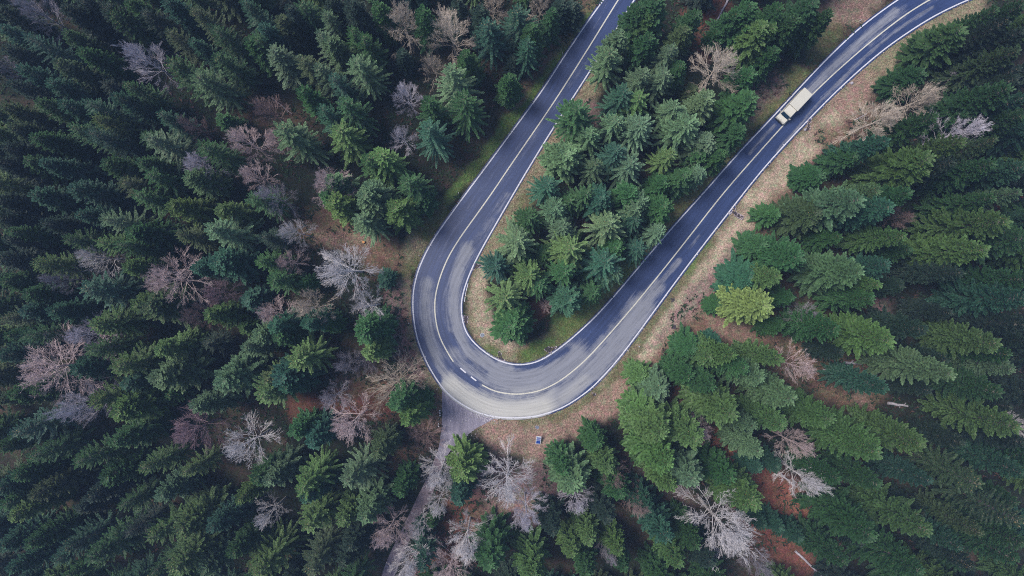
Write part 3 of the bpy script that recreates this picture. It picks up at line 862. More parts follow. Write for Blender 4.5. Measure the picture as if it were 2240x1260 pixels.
WOOD_EDGE_R = [(985,985),(1010,965),(1060,945),(1110,985),(1160,990),(1200,930),(1260,928),(1330,880),(1400,812),(1450,770),(1480,760),(1510,700),(1560,640),(1600,590),(1640,520),(1690,440),(1740,380),(1800,330),(1850,290),(1905,200),(1925,150),(1965,105),(2030,72),(2120,25),(2200,0)]
WOOD_EDGE_L = [(2050,-90),(1950,-40),(1880,20),(1800,80),(1740,140),(1680,195),(1640,250),(1640,300),(1560,350),(1530,400),(1490,430),(1440,500),(1390,560),(1340,610),(1290,660),(1270,710),(1210,735),(1160,745),(1090,740),(1075,660),(1065,600),(1075,560),(1110,500),(1150,440),(1200,370),(1215,300),(1270,260),(1270,190),(1330,80),(1390,0),(1430,-60)]
WOOD_EDGE_LL = [(1300,-60),(1230,40),(1190,130),(1110,220),(1050,300),(1010,370),(950,430),(900,500),(850,560),(855,640),(860,700),(870,790),(900,830),(930,870),(950,930),(950,985),(930,1020)]
road_zone = to_w(WOOD_EDGE_R+WOOD_EDGE_L+WOOD_EDGE_LL)
wood_edge = np.vstack([road_zone, road_zone[:1]])
trees = []                       # px, py, x, y, h, R, kind, colour letter, form letter
for (ox, oy), txt in TILES.items():
    for tok in txt.split():
        a, b_, c = tok.split(',')
        px, py = ox+float(a)/3, oy+float(b_)/3
        kind, R, hk = FORM[c[1]]
        reg = region(px, py)
        h = BASE_H[reg]*hk*random.uniform(.93, 1.08)
        if reg == 'island': R *= 1.10
        if reg == 'left': R *= 1.0
        if reg == 'right': R *= 1.08
        R *= random.uniform(.93, 1.07)
        need = (.12 if reg in ('island', 'island_top') else .15 if reg == 'left' else .85 if px > 1100 else .5)*R
        for _ in range(14):
            x, y = W(px, py, h)
            q = np.array([[x, y]])
            d_in = dist_to(q, wood_edge)[0][0]*(1 if in_poly(q, road_zone)[0] else -1)
            if d_in < -need: break
            h *= .95
        trees.append([px, py, x, y, h, R, kind, c[0], c[1]])

# ---------------------------------------------------------------- bare trees: prototypes
def bare_proto(seed, kind):
    r = np.random.default_rng(seed)
    sticks = MB(); twigs = MB(); trunk = MB()
    if kind == 'round': h, R, nl, el, lv = 13.0, 5.2, 32, (5, 82), (7, 6, 4)
    elif kind == 'fan': h, R, nl, el, lv = 11.0, 4.6, 26, (22, 82), (6, 5, 4)
    elif kind == 'dense': h, R, nl, el, lv = 12.0, 3.6, 34, (15, 60), (7, 7, 3)
    else: h, R, nl, el, lv = 5.5, 3.8, 26, (15, 75), (5, 5, 4)
    if kind == 'shrub':
        trunk.tube([(0, 0, -.3), (0, 0, .5)], [.22, .12], 6)
        z0, z1 = 0.1, .4
    else:
        trunk.tube([(0, 0, -.5), (.1, .05, h*.3), (.05, .2, h*.6), (0, .1, h*.82)], [.24, .18, .12, .04], 7)
        z0, z1 = h*.25, h*.8
    cen = np.array((0, 0, h*.35 if kind != 'shrub' else 0.))
    def grow(p, d_, L_, rad, level):
        d_ = d_/np.linalg.norm(d_)
        bend = (r.random(3)-.5)*.45; bend[2] += .05
        m = p+d_*L_*.5; e = m+(d_+bend)/np.linalg.norm(d_+bend)*L_*.5
        tgt = sticks if level < 2 else twigs
        if level >= 2:
            tgt.tube([tuple(p), tuple(e)], [rad, rad*.45], 3, caps=False); m = (p+e)/2
        else:
            tgt.tube([tuple(p), tuple(m), tuple(e)], [rad, rad*.72, rad*.4], 3, caps=False)
        if level >= 3: return
        n = lv[level]
        for k in range(n):
            t = .28+.72*(k+.5)/n
            q = p+(m-p)*t*2 if t < .5 else m+(e-m)*(t-.5)*2
            out = q-cen; out = out/(np.linalg.norm(out)+1e-6)
            nd = d_*.55+out*.55+(r.random(3)-.5)*(1.25 if level == 0 else 1.5)
            grow(q, nd, L_*(.50 if level < 2 else .66)*(1.12-.42*t)*(.7+.6*r.random()), max(rad*(.50 if level < 2 else .6), .013), level+1)
    for k in range(nl):
        t = (k+.5)/nl
        z = z0+(z1-z0)*t
        a = k*2.4+r.random()*.6
        e = math.radians(el[0]+(el[1]-el[0])*t+r.uniform(-12, 12))
        if kind == 'dense': Lk = R*1.05*(1-.72*t)+.5
        elif kind == 'shrub': Lk = R*(.7+.5*r.random())
        else: Lk = R*(.80-.22*t)*(.82+.3*r.random())
        grow(np.array((.05, .1*t, z)), np.array((math.cos(a)*math.cos(e), math.sin(a)*math.cos(e), math.sin(e))), Lk, (.046)*(1-.4*t) if kind != 'shrub' else .05, 0)
    return dict(trunk=mesh_from('trunk', trunk.v, trunk.f, [M_bare]), limbs=mesh_from('limbs', sticks.v, sticks.f, [M_bare]),
                twigs=mesh_from('twigs', twigs.v, twigs.f, [M_bare])), h, R
BARE = {k: [bare_proto(400+17*i+j*131, k) for i in range(n)] for j, (k, n) in enumerate((('round', 4), ('fan', 2), ('dense', 2), ('shrub', 2)))}
BC = {'w': ((.60, .56, .57), 'whitish'), 'l': ((.53, .49, .55), 'lilac-grey'), 'p': ((.60, .47, .46), 'pinkish'), 't': ((.56, .47, .39), 'tan'),
      'g': ((.34, .31, .35), 'dull grey'), 'm': ((.38, .26, .29), 'mauve'), 'k': ((.29, .20, .19), 'brown')}
# px, py of the crown's middle, radius px, colour, kind, short name (how one finds it)
BT = [
(325,135,46,'l','round','lilac tree in the dark forest corner'),(540,312,42,'p','round','pink tree left of the clearing'),(606,305,22,'p','dense','pink tree behind the pale spruce'),
(440,362,30,'l','dense','small lilac tree amid dark spruces'),(562,388,38,'p','fan','pale pink tree below its twin'),(602,432,40,'g','round','grey tree with long crooked limbs'),
(722,408,46,'p','round','pale pink tree above the clearing'),(890,215,34,'l','round','upper lilac tree near the road'),(880,302,34,'l','fan','lower lilac tree near the road'),
(884,52,46,'t','round','tall tan tree at the top'),(985,72,54,'t','round','broad tan tree at the top'),(950,150,34,'t','fan','yellowish tan tree with lichen'),
(1078,18,36,'t','fan','tan tree on the top edge'),(1183,12,30,'t','round','tan tree beside the upper road'),(645,508,34,'w','round','pale tree left of the clearing'),
(755,590,64,'w','round','largest round white tree'),(632,575,24,'p','dense','little pink tree'),(806,668,44,'w','fan','white tree under the round one'),
(602,688,38,'p','round','pinkish tree of the joined pair'),(682,672,44,'t','round','tan tree of the joined pair'),(372,612,50,'p','dense','pink cone-shaped tree'),
(476,640,28,'m','dense','mauve tree amid spruces'),(212,562,32,'w','dense','small white tree amid spruces'),(150,612,34,'g','round','grey-lilac tree on the left'),
(196,732,34,'l','dense','lilac tree beside yellow-green spruce'),(120,806,62,'p','dense','big dusty pink tree'),(188,888,50,'l','round','broad lilac tree below the pink'),
(424,940,38,'m','dense','wine red tree'),(542,968,60,'w','fan','broad white fan-shaped tree'),(590,1120,38,'w','fan','white tree in the lower forest'),
(728,866,38,'g','fan','sprawling grey tree'),(760,795,30,'g','round','small grey tree by the column fir'),(868,838,60,'t','shrub','wide tan bush beside the bend'),
(772,922,52,'p','round','pink tree above the track'),(928,955,38,'k','shrub','brown bush beside the track mouth'),(1020,1180,48,'w','round','pale tree over red ground'),
(962,1035,46,'w','round','white tree overhanging the track'),(960,1100,32,'w','round','second white tree overhanging the track'),(848,1165,42,'p','round','pinkish tree left of the track'),
(905,1222,42,'w','round','white tree at the track end'),(915,1150,30,'w','fan','small white tree on the track'),(1110,1055,60,'w','round','broad white tree in the middle bottom'),(1150,1120,46,'l','round','lilac tree in the middle bottom'),
(985,1245,44,'p','round','pink tree on the bottom edge'),(1262,1090,40,'l','fan','lilac tree under the big fir'),(1345,1042,36,'k','fan','brown tree between two firs'),
(1390,1098,34,'k','round','lower brown tree between firs'),(1526,938,34,'p','round','pink tree between two firs'),(1580,1145,86,'w','round','huge white tree beside rust ground'),
(1738,970,38,'p','round','pink tree over the white one'),(1758,1042,46,'w','round','white tree beside rust ground'),(1742,800,42,'p','fan','round pink bush-like tree'),
(1765,690,30,'g','round','small grey tree by yellow fir'),(1962,478,28,'k','fan','brown tree between right-hand firs'),(1570,150,56,'t','round','tan tree above the hairpin wood'),
(1922,262,52,'t','round','tan tree beyond the van'),(2010,218,44,'t','round','tan tree leaning out beyond the van'),(2090,292,56,'l','round','broad lilac tree on the right'),
(2145,132,44,'g','round','grey tree in the right corner'),(2226,930,26,'w','fan','white tree on the right edge'),(90,30,40,'g','round','dull grey tree in the top corner'),
(430,280,26,'k','round','faint brown tree amid spruces'),(436,690,34,'k','round','brown tree under the mauve one'),(1655,1225,34,'g','round','grey tree under the huge white one'),
(590,245,40,'k','fan','thin brown tree in the dark gap'),(10,145,26,'g','round','grey tree on the left edge'),(800,790,26,'g','shrub','grey bush above the tan bush'),
(1195,665,16,'p','shrub','tiny pink bush inside the hairpin'),(1275,485,22,'k','shrub','brown bush inside the hairpin'),(1330,1200,30,'g','round','dull tree on the bottom edge'),
(1480,1020,20,'k','shrub','brown bush among the bottom firs'),(930,1200,28,'p','shrub','pink bush beside the track'),(880,1255,36,'w','round','white tree where the track leaves'),
]
bare_xy = []
def copy_parts(parts, name_map, root, col):
    for nm, me in parts.items():
        if me is None: continue
        o = bpy.data.objects.new(name_map.get(nm, nm), me)
        C.objects.link(o); o.parent = root
        if nm == 'cones': o['kind'] = 'stuff'
        if col is not None: o.color = (*col, 1)
for i, (px, py, rp, c, kind, short) in enumerate(BT):
    parts, h0, R0 = BARE[kind][i % len(BARE[kind])]
    Rw = rp/S*1.06
    sc = Rw/R0
    hs = max(1.0, min(1.5, 1.3*sc**.4))*(.98 if px > 1000 and py < 700 else 1.15) if kind != 'shrub' else max(.4, sc)
    h = h0*hs
    x, y = W(px, py, h*.68)
    bare_xy.append((x, y, Rw))
    z = float(ground_z([(x, y)])[0])
    col_, cname = BC[c]
    nm = 'bare_bush' if kind == 'shrub' else 'bare_tree'
    shape = {'round': 'spreading', 'fan': 'fanned', 'dense': 'fine-twigged', 'shrub': 'many-stemmed'}[kind]
    lab = short if len(short.split()) <= 12 else short
    t = thing(nm, 'leafless %s, %s %s crown' % (lab, cname, shape), 'bush' if kind == 'shrub' else 'tree', (x, y, z), random.random()*6.28,
              'bare bushes' if kind == 'shrub' else 'leafless broadleaf trees', (sc, sc, hs))
    v = random.uniform(.9, 1.1)
    copy_parts(parts, {'twigs': 'twigs'}, t, tuple(k*v for k in col_))

# ---------------------------------------------------------------- young dark conifers filling the stand between the listed ones
clear = [(740,510,70),(880,640,60),(1560,700,60),(1620,1010,60),(1690,1150,50),(1830,840,55),(1900,870,30),(1120,960,60),(1540,50,45),(1890,250,60),(930,890,60),
         (900,1100,45),(860,1200,40),(1480,760,60),(1860,40,50),(1910,660,30),(700,890,40),(870,560,60),(1010,1150,40),(940,1060,40),(960,1010,40),(1480,700,50),(1700,430,30),(1650,1100,50),(1730,1230,40)]
pts = np.array([(t[2], t[3]) for t in trees])
half = np.array((103+9, 57.5+8))
c2 = (rng.random((9000, 2))-.5)*2*half
dr_, _ = dist_to(c2, mid_l); dtk, _ = dist_to(c2, to_w([(1010,890),(985,950),(940,1050),(885,1170),(830,1320)]))
d_out, _ = dist_to(c2, out_l)
isl = in_poly(c2, inn_l)
ok = (dr_ > 12) & (dtk > 5) & ~(isl & (dr_ < 9.5))
bx = np.array(bare_xy)
for q in c2[ok]:
    if np.min(np.hypot(*(pts-q).T)) < (6.4 if q[0] > -5 and in_poly(q[None, :], inn_l)[0] else 5.0): continue
    if np.min(np.hypot(bx[:, 0]-q[0], bx[:, 1]-q[1])-bx[:, 2]*1.0) < 2.0: continue
    px, py = q[0]*S+1120, 630-q[1]*S
    if any((px-a)**2+(py-b_)**2 < c_*c_ for a, b_, c_ in clear): continue
    reg = region(px, py)
    outside = abs(q[0]) > 92 or abs(q[1]) > 52
    h = BASE_H[reg]*(random.uniform(.80, 1.0) if outside else random.uniform(.52, .74))
    kl = random.choice('ddmmb' if not outside else 'dmmboy')
    fm = random.choice('sstr') if px < 1100 else random.choice('tttr')
    kind, R, hk = FORM[fm]
    R *= random.uniform(.78, .95) if not outside else 1.1
    tipx, tipy = 1120+q[0]*S*H/(H-h), 630-q[1]*S*H/(H-h)
    if not (-120 < tipx < 2360 and -100 < tipy < 1360): continue
    trees.append([tipx, tipy, q[0], q[1], h, R, kind, kl, fm])
    pts = np.vstack([pts, q])
for px, py, kl, fm in ((1350,545,'m','r'),(1395,480,'b','s'),(1280,600,'m','n'),(1400,440,'p','s'),(1330,440,'m','s'),(1250,440,'m','s'),(1240,510,'p','s'),(1450,395,'m','t'),(1500,380,'m','t'),(1190,560,'m','n'),(1180,620,'m','s'),(1285,560,'p','n'),(1540,330,'m','t'),(1150,560,'m','n')):
    kind, R, hk = FORM[fm]; h = 12.5*hk*random.uniform(.85, 1.1); x, y = W(px, py, h)
    trees.append([px, py, x, y, h, R, kind, kl, fm])

for px, py, kl, fm in ((1205,20,'m','t'),(1150,95,'b','s'),(1112,170,'m','t'),(1165,60,'m','t'),
        (1628,285,'m','t'),(1585,335,'m','t'),(1540,375,'p','s'),(1500,412,'m','s'),(1462,450,'m','r'),(1445,505,'p','s'),(1405,545,'b','s'),(1345,590,'p','s'),(1300,640,'m','s'),
        (1700,110,'m','t'),(1790,30,'m','t')):
    kind, R, hk = FORM[fm]
    h = (13.0 if py > 270 and px > 1250 else 16.0)*hk*random.uniform(.9, 1.08); x, y = W(px, py, h)
    if min(math.hypot(t[2]-x, t[3]-y) for t in trees) < 2.4: continue
    trees.append([px, py, x, y, h, R*.95, kind, kl, fm])

# labels: each conifer is told by its nearest leafless tree or road landmark, the direction from it and its rank there
LM = [(px, py, 'the '+s) for px, py, _, _, _, s in BT] + [
 (1730,235,'the cream van'),(1178,958,'the blue striped sign'),(1055,733,'the round manhole'),(1605,465,'the stone drain mouth'),
 (1018,935,'the mouth of the forest track'),(1640,1040,'the rust-red clearing'),(1815,820,'the clearing with fallen logs'),(1545,50,'the red clearing at the top'),
 (1120,800,'the inner kerb of the hairpin'),(1340,420,'the middle of the hairpin wood'),(1400,60,'the upper road above the hairpin wood'),(2240,640,'the middle of the right edge'),
 (2240,1250,'the bottom right corner'),(0,1250,'the bottom left corner'),(2240,0,'the top right corner'),(2040,1000,'the dark wood on the lower right'),
 (300,1180,'the dark wood on the lower left'),(30,450,'the dark wood on the left edge'),(200,300,'the dark wood on the upper left'),(0,0,'the top left corner'),(650,60,'the dark wood along the top'),
 (2080,620,'the tall firs on the right'),(1500,1250,'the firs on the bottom edge')]
LMa = np.array([(a, b_) for a, b_, _ in LM])
DIRS = ['right of', 'above right of', 'above', 'above left of', 'left of', 'below left of', 'below', 'below right of']
ORD = ['nearest', 'second', 'third', 'fourth', 'fifth', 'sixth', 'seventh', 'eighth', 'ninth', 'tenth', 'eleventh', 'twelfth', 'thirteenth', 'fourteenth']
buckets = {}
for i, t in enumerate(trees):
    px, py = min(2239, max(1, t[0])), min(1259, max(1, t[1]))
    dd = np.hypot(LMa[:, 0]-px, LMa[:, 1]-py); j = int(np.argmin(dd))
    a = math.degrees(math.atan2(-(t[1]-LMa[j, 1]), t[0]-LMa[j, 0])) % 360 if 0 < LMa[j, 0] < 2240 and 0 < LMa[j, 1] < 1250 else math.degrees(math.atan2(-(py-LMa[j, 1]), px-LMa[j, 0])) % 360
    buckets.setdefault((j, int((a+22.5)//45) % 8), []).append((dd[j], i))
labels = {}
for (j, s), L_ in buckets.items():
    L_.sort()
    for k, (_, i) in enumerate(L_):
        t = trees[i]
        look = COLS[t[7]][1]
        tex = {'feather': 'feathery ', 'tuft': 'dense ', 'bushy': 'bushy '}[t[6]]
        if t[5] < 2.3: tex = 'small '
        lab = '%s%s %s, %s one %s %s' % (tex, look, 'fir' if t[6] == 'tuft' else 'spruce', ORD[min(k, 13)], DIRS[s], LM[j][2])
        if len(lab.split()) > 16: lab = lab.replace(' one ', ' ')
        if len(lab.split()) > 16: lab = lab.replace(tex, '', 1)
        if len(lab.split()) > 16: print('LONG', lab)
        labels[i] = lab
for i, (px, py, x, y, h, R, kind, c, fm) in enumerate(trees):
    parts = PROTO[kind][random.randrange(len(PROTO[kind]))]
    z = float(ground_z([(x, y)])[0])
    nm = 'fir_tree' if kind == 'tuft' else 'spruce_tree'
    t = thing(nm, labels[i], 'fir' if kind == 'tuft' else 'spruce', (x, y, z-.1), random.random()*6.28,
              'dense conifers of the forest' if kind == 'tuft' else 'feathery conifers of the forest', (R/3.2, R/3.2, h/20.0))
    t.rotation_euler = (random.uniform(-.03, .03), random.uniform(-.03, .03), t.rotation_euler[2])
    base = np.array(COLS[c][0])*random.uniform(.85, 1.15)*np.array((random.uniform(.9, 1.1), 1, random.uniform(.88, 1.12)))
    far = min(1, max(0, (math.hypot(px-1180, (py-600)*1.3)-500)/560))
    base = base*(1-.42*far)            # vignette painted in: crown colours darken away from the middle of the view
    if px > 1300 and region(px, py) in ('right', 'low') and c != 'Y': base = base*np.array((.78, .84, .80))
    p = dict(parts)
    if c not in 'yo' and random.random() < .8: p['cones'] = None
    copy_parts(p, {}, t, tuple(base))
print('conifers', len(trees), 'fir', sum(t[6] == 'tuft' for t in trees), 'spruce', sum(t[6] != 'tuft' for t in trees))
# ---------------------------------------------------------------- the box van
M_body = flat('cream_van_paint', (.56, .54, .475), .35, var=.04, scale=.8, spec=.5)
M_roof = flat('cream_roof_panel', (.52, .505, .45), .5, var=.05, scale=.6)
M_glass = flat('van_glass', (.012, .035, .065), .08, var=.05, spec=.8)
M_black = flat('black_rubber', (.02, .02, .022), .8)
M_metal = flat('grey_metal', (.35, .36, .38), .4, metal=.6)
M_lamp = flat('lamp_lens', (.75, .75, .72), .15, spec=.8)
M_red = flat('red_lens', (.45, .03, .02), .3)
M_orange = flat('orange_lens', (.6, .22, .03), .3)
hd = math.atan2(-(264.5-203.6), 1706-1762.9)
vx, vy = W(1734.5, 234, 1.4)
van = thing('box_van', 'cream box van driving down the road beyond the hairpin', 'van', (vx, vy, .05), hd)
# van space: +x forward, length 7.3 from -3.75 to +3.6
def side_profile(pts, half_w, inset=0.0, top_in=.0):
    """extrude a side outline (x,z) across y; upper points pulled in"""
    b = MB(); n = len(pts)
    zmax = max(p[1] for p in pts)
    for s_ in (-1, 1):
        for x, z in pts:
            b.v.append((x, s_*(half_w-top_in*max(0, (z-1.2)/(zmax-1.2+1e-6))), z))
    b.f.append(tuple(range(n-1, -1, -1)) if False else tuple(range(n)))
    b.f.append(tuple(range(2*n-1, n-1, -1)))
    b.f += [(i, n+i, n+(i+1) % n, (i+1) % n) for i in range(n)]
    return b
box_ = MB().box((-1.55, 0, 1.72), (4.35, 2.18, 2.2)); bo = box_.build('cargo_box', M_body, van, bevel=.09)
MB().box((-1.55, 0, 2.828), (4.1, 1.96, .02)).build('roof_panel', M_roof, bo)
MB().box((-3.74, 0, 1.7), (.03, 2.0, 1.95)).build('rear_door', M_roof, bo)
MB().box((-3.76, .0, 1.7), (.03, .04, 1.8)).build('door_bar', M_metal, bo)
for s_ in (-1, 1): MB().box((-3.74, s_*.95, .72), (.04, .16, .22)).build('tail_light', M_red, van)
cab = side_profile([(.64, .45), (3.45, .45), (3.60, .62), (3.58, 1.0), (3.42, 1.22), (2.66, 1.42), (2.16, 2.26), (1.95, 2.42), (.64, 2.58)], 1.03, top_in=.10)
cb = cab.build('cab', M_body, van, bevel=.06)
ws = MB()
for dz in (.035, .005):
    for x, y, z in ((2.63, -.90, 1.50), (2.66, 0, 1.50), (2.63, .90, 1.50), (2.22, .84, 2.20), (2.26, 0, 2.20), (2.22, -.84, 2.20)): ws.v.append((x+dz, y, z+dz))
ws.f = [(0, 1, 4, 5), (1, 2, 3, 4), (11, 10, 7, 6), (10, 9, 8, 7), (0, 6, 7, 1), (1, 7, 8, 2), (2, 8, 9, 3), (3, 9, 10, 4), (4, 10, 11, 5), (5, 11, 6, 0)]
wso = ws.build('windscreen', M_glass, van)

for s_ in (-1, 1):
    sw = MB().box((1.75, s_*.925, 1.68), (.72, .03, .5)); sw.build('side_window', M_glass, van)
    dr = MB().box((1.75, s_*1.003, .95), (.95, .02, .75)).build('door', M_body, van)
    MB().box((1.45, s_*1.02, 1.2), (.16, .03, .04)).build('handle', M_black, dr)
    mi = MB().box((2.35, s_*1.22, 1.55), (.14, .24, .30)).build('wing_mirror', M_body, van, bevel=.03)
    MB().box((2.33, s_*1.06, 1.5), (.05, .2, .05)).build('mirror_arm', M_black, mi)
    MB().box((3.56, s_*.72, .86), (.08, .34, .22)).build('headlight', M_lamp, van)
    MB().box((3.53, s_*.95, .86), (.1, .1, .18)).build('indicator', M_orange, van)
    for wx in (2.75, -2.35):
        w_ = thing_ = bpy.data.objects.new('wheel', None); C.objects.link(w_); w_.parent = van; w_.location = (wx, s_*.92, .36); w_.rotation_euler = (math.pi/2, 0, 0)
        MB().tube([(0, 0, -.12), (0, 0, -.08), (0, 0, .08), (0, 0, .12)], [.32, .36, .36, .32], 18).build('tyre', M_black, w_, smooth=False)
        MB().tube([(0, 0, -.13), (0, 0, .13)], [.19, .19], 12).build('rim', M_metal, w_)
MB().box((3.62, 0, .50), (.12, 1.9, .26)).build('bumper', M_black, van, bevel=.04)
MB().box((3.585, 0, .86), (.03, .9, .18)).build('grille', M_black, van)
for y_ in (-.35, .35): MB().tube([(2.78, y_-.25, 1.345), (2.6, y_+.2, 1.50)], [.018, .012], 5).build('wiper', M_black, van)
MB().box((0, 0, .42), (6.8, 1.0, .22)).build('chassis', M_black, van)
MB().box((-.9, -1.04, .62), (2.2, .05, .3)).build('side_guard', M_metal, van)
MB().box((-.9, 1.04, .62), (2.2, .05, .3)).build('side_guard', M_metal, van)
MB().box((3.2, 0, 1.265), (.5, .02, .012)).build('bonnet_seam', M_metal, van)

# ---------------------------------------------------------------- roadside furniture
M_signblue = flat('sign_blue', (.02, .07, .36), .4, var=.05)
M_signwhite = flat('sign_white', (.72, .74, .78), .5, var=.04)
M_postwhite = flat('marker_post_white', (.72, .72, .74), .6)
M_iron = flat('cast_iron', (.14, .17, .23), .6, metal=.3)
sx, sy = W(1178, 950)
sign = thing('road_sign', 'blue sign board with white stripes and border leaning back on the verge', 'sign', (sx, sy, 0), math.radians(-4))
# panel leans far back so that its face looks up to the sky
tilt = math.radians(-20)
def on_panel(name, mat, cx, cy, w, l, dz, th=.02):
    b = MB()
    R_ = Matrix.Rotation(math.radians(38), 3, 'X')
    for z in (-th/2, th/2):
        for x, y in ((-w/2, -l/2), (w/2, -l/2), (w/2, l/2), (-w/2, l/2)):
            b.v.append(tuple(Vector((0, -.95, 1.1)) + R_ @ Vector((cx+x + (cy+y)*.0, cy+y, dz+z))))
    b.f = [(0, 3, 2, 1), (4, 5, 6, 7), (0, 1, 5, 4), (1, 2, 6, 5), (2, 3, 7, 6), (3, 0, 4, 7)]
    return b.build(name, mat, pn if name != 'panel' else sign)
pn = on_panel('panel', M_signwhite, 0, 0, 1.0, 2.3, 0, .05)
for cy, l in ((-.55, .85), (.15, .34), (.72, .34)):
    on_panel('blue_field', M_signblue, 0, cy, .78, l, .04)
on_panel('border_strip', M_signwhite, 0, -1.06, .3, .22, .03)
for s_ in (-.38, .38):
    MB().tube([(s_, -.35, -.3), (s_, -.35, 1.52)], .04, 6).build('post', M_metal, sign)
    MB().tube([(s_, -1.6, -.3), (s_, -1.6, .55)], .04, 6).build('post', M_metal, sign)

cx, cy = W(1175, 934.5)
t = thing('drain_cover', 'dark oval iron cover in the grass beside the blue sign', 'cover', (cx, cy, .02))
MB().tube([(0, 0, 0), (0, 0, .06)], [.36, .34], 14).build('lid', M_iron, t)
MB().tube([(0, 0, -.05), (0, 0, .03)], [.42, .42], 14).build('rim', M_stone, t)
mx_, my_ = W(1055, 733)
t = thing('manhole', 'round blue-grey manhole in the straw grass inside the hairpin', 'manhole', (mx_, my_, .02))
MB().tube([(0, 0, 0), (0, 0, .08)], [.34, .33], 16).build('lid', M_iron, t)
MB().tube([(0, 0, -.05), (0, 0, .05)], [.46, .45], 16).build('concrete_ring', M_metal, t)
for a in (0, 1, 2): MB().box((0, -.16+a*.16, .085), (.4, .03, .012)).build('rib', M_metal, t)

POSTS = [(1230,118,'white marker post beside the upper road before the bend'), (1003,424,'white marker post on the green verge left of the road'), (918,559,'white marker post lying at the outer edge above the bend'),
 (895,706,'white marker post on brown ground outside the bend'), (957,849,'white marker post just above the track mouth'), (1880,47,'white marker post beside the road above the van'),
 (1515,438,'white marker post beside the hairpin wood and inner edge line'), (1218,757,'white marker post beside the dark drain inside the hairpin'), (1397,757,'small white marker post in the pale outer verge'),
 (1100,487,'white marker post at the inner edge above the bend'), (1373,767,'white marker post close to the outer edge line')]
for px, py, lab in POSTS:
    x, y = W(px, py); z = float(ground_z([(x, y)])[0])
    t = thing('marker_post', lab, 'post', (x, y, z), random.random()*3, 'roadside marker posts')
    t.rotation_euler = (random.uniform(-.1, .1), random.uniform(-.1, .1), random.random()*3)
    MB().box((0, 0, .45), (.14, .11, 1.1), top=(.85, .85)).build('shaft', M_postwhite, t)
    MB().box((0, 0, .86), (.132, .104, .12)).build('black_band', M_black, t)
    MB().box((.069, 0, .86), (.004, .05, .09)).build('reflector', M_orange, t)

# two short pieces of low barrier at the track mouth
for k, (px, py, n, lab) in enumerate(((963, 901, 3, 'low white-topped rail of short posts at the track mouth'), (960, 930, 2, 'shorter white-topped rail further down the track edge'))):
    x, y = W(px, py)
    t = thing('low_barrier', lab, 'barrier', (x, y, 0), math.radians(2), 'low rails at the track mouth')
    for j in range(n):
        MB().box((0, -j*.5+.4, .3), (.16, .12, .75)).build('post', M_black, t)
        MB().box((0, -j*.5+.4, .70), (.24, .2, .06)).build('post_cap', M_postwhite, t)
    MB().box((0, .4-(n-1)*.25, .52), (.06, (n-1)*.5+.3, .12)).build('rail', M_metal, t)

# drain mouths: hollows in the verge lined with stones
def drain(outline, lab, cat='drain', stones=True, name='gutter_outlet'):
    o = to_w(outline); c = o.mean(0)
    t = thing(name, lab, cat, (c[0], c[1], 0), 0, 'drain outlets along the road')
    loc = [tuple(p-c) for p in o]
    b = MB(); n = len(loc)
    b.v = [(x, y, .045) for x, y in loc]+[(x*.72, y*.72, -.25) for x, y in loc]
    b.f = [(i, (i+1) % n, n+(i+1) % n, n+i) for i in range(n)]+[tuple(range(n, 2*n))]
    # raised rim and dark floor stand clear of the ground sheet
    for i in range(n): b.v[n+i] = (loc[i][0]*.80, loc[i][1]*.80, .035)
    b.build('channel', M_soil, t)
    if stones:
        for i in range(n):
            a = Vector((*loc[i], 0)); e = Vector((*loc[(i+1) % n], 0)); L_ = (e-a).length
            k = max(1, int(L_/.42))
            for j in range(k):
                if random.random() < .3: continue
                p = a.lerp(e, (j+.5)/k)
                MB().box((p.x+random.uniform(-.04, .04), p.y+random.uniform(-.04, .04), .05), (L_/k*.78, .2, random.uniform(.1, .18)), math.atan2(e.y-a.y, e.x-a.x)+random.uniform(-.2, .2), top=(.8, .7)).build('stone', M_stone, t)
    return t
drain([(1038,576),(1055,580),(1046,586),(1034,592)], 'dark wedge-shaped drain opening at the inner edge above the bend')
drain([(1014,692),(1024,690),(1023,702),(1022,712),(1016,706)], 'narrow dark drain opening at the inner edge left of the hairpin grass')
drain([(1090,768),(1096,770),(1098,782),(1106,790),(1095,788),(1088,782)], 'crooked stone-strewn drain running into the grass at the hairpin tip')
drain([(1191,762),(1198,758),(1210,760),(1219,758),(1213,765),(1203,772),(1193,767)], 'dark tongue-shaped drain at the inner edge right of the hairpin tip')
drain([(1606,448),(1610,452),(1608,460),(1613,466),(1622,473),(1619,480),(1609,474),(1601,464)], 'broken stone drain mouth in the pale outer verge', stones=True)
drain([(1767,262),(1776,257),(1773,270),(1771,284),(1762,288),(1766,274)], 'long dark drain channel beside the road below the van')
drain([(1294,860),(1301,859),(1304,865),(1297,868)], 'small square stone drain frame in the outer verge of the bend')
for px, py, lab in ((1471, 656, 'brown open pit in the pale outer verge'), (901, 627, 'small reddish hollow at the outermost edge line'), (1474,716,'small dark hollow beside brown scrub')):
    drain([(px-5, py-4), (px+4, py-5), (px+5, py+3), (px-3, py+5)], lab, 'pit', stones=False, name='earth_pit')
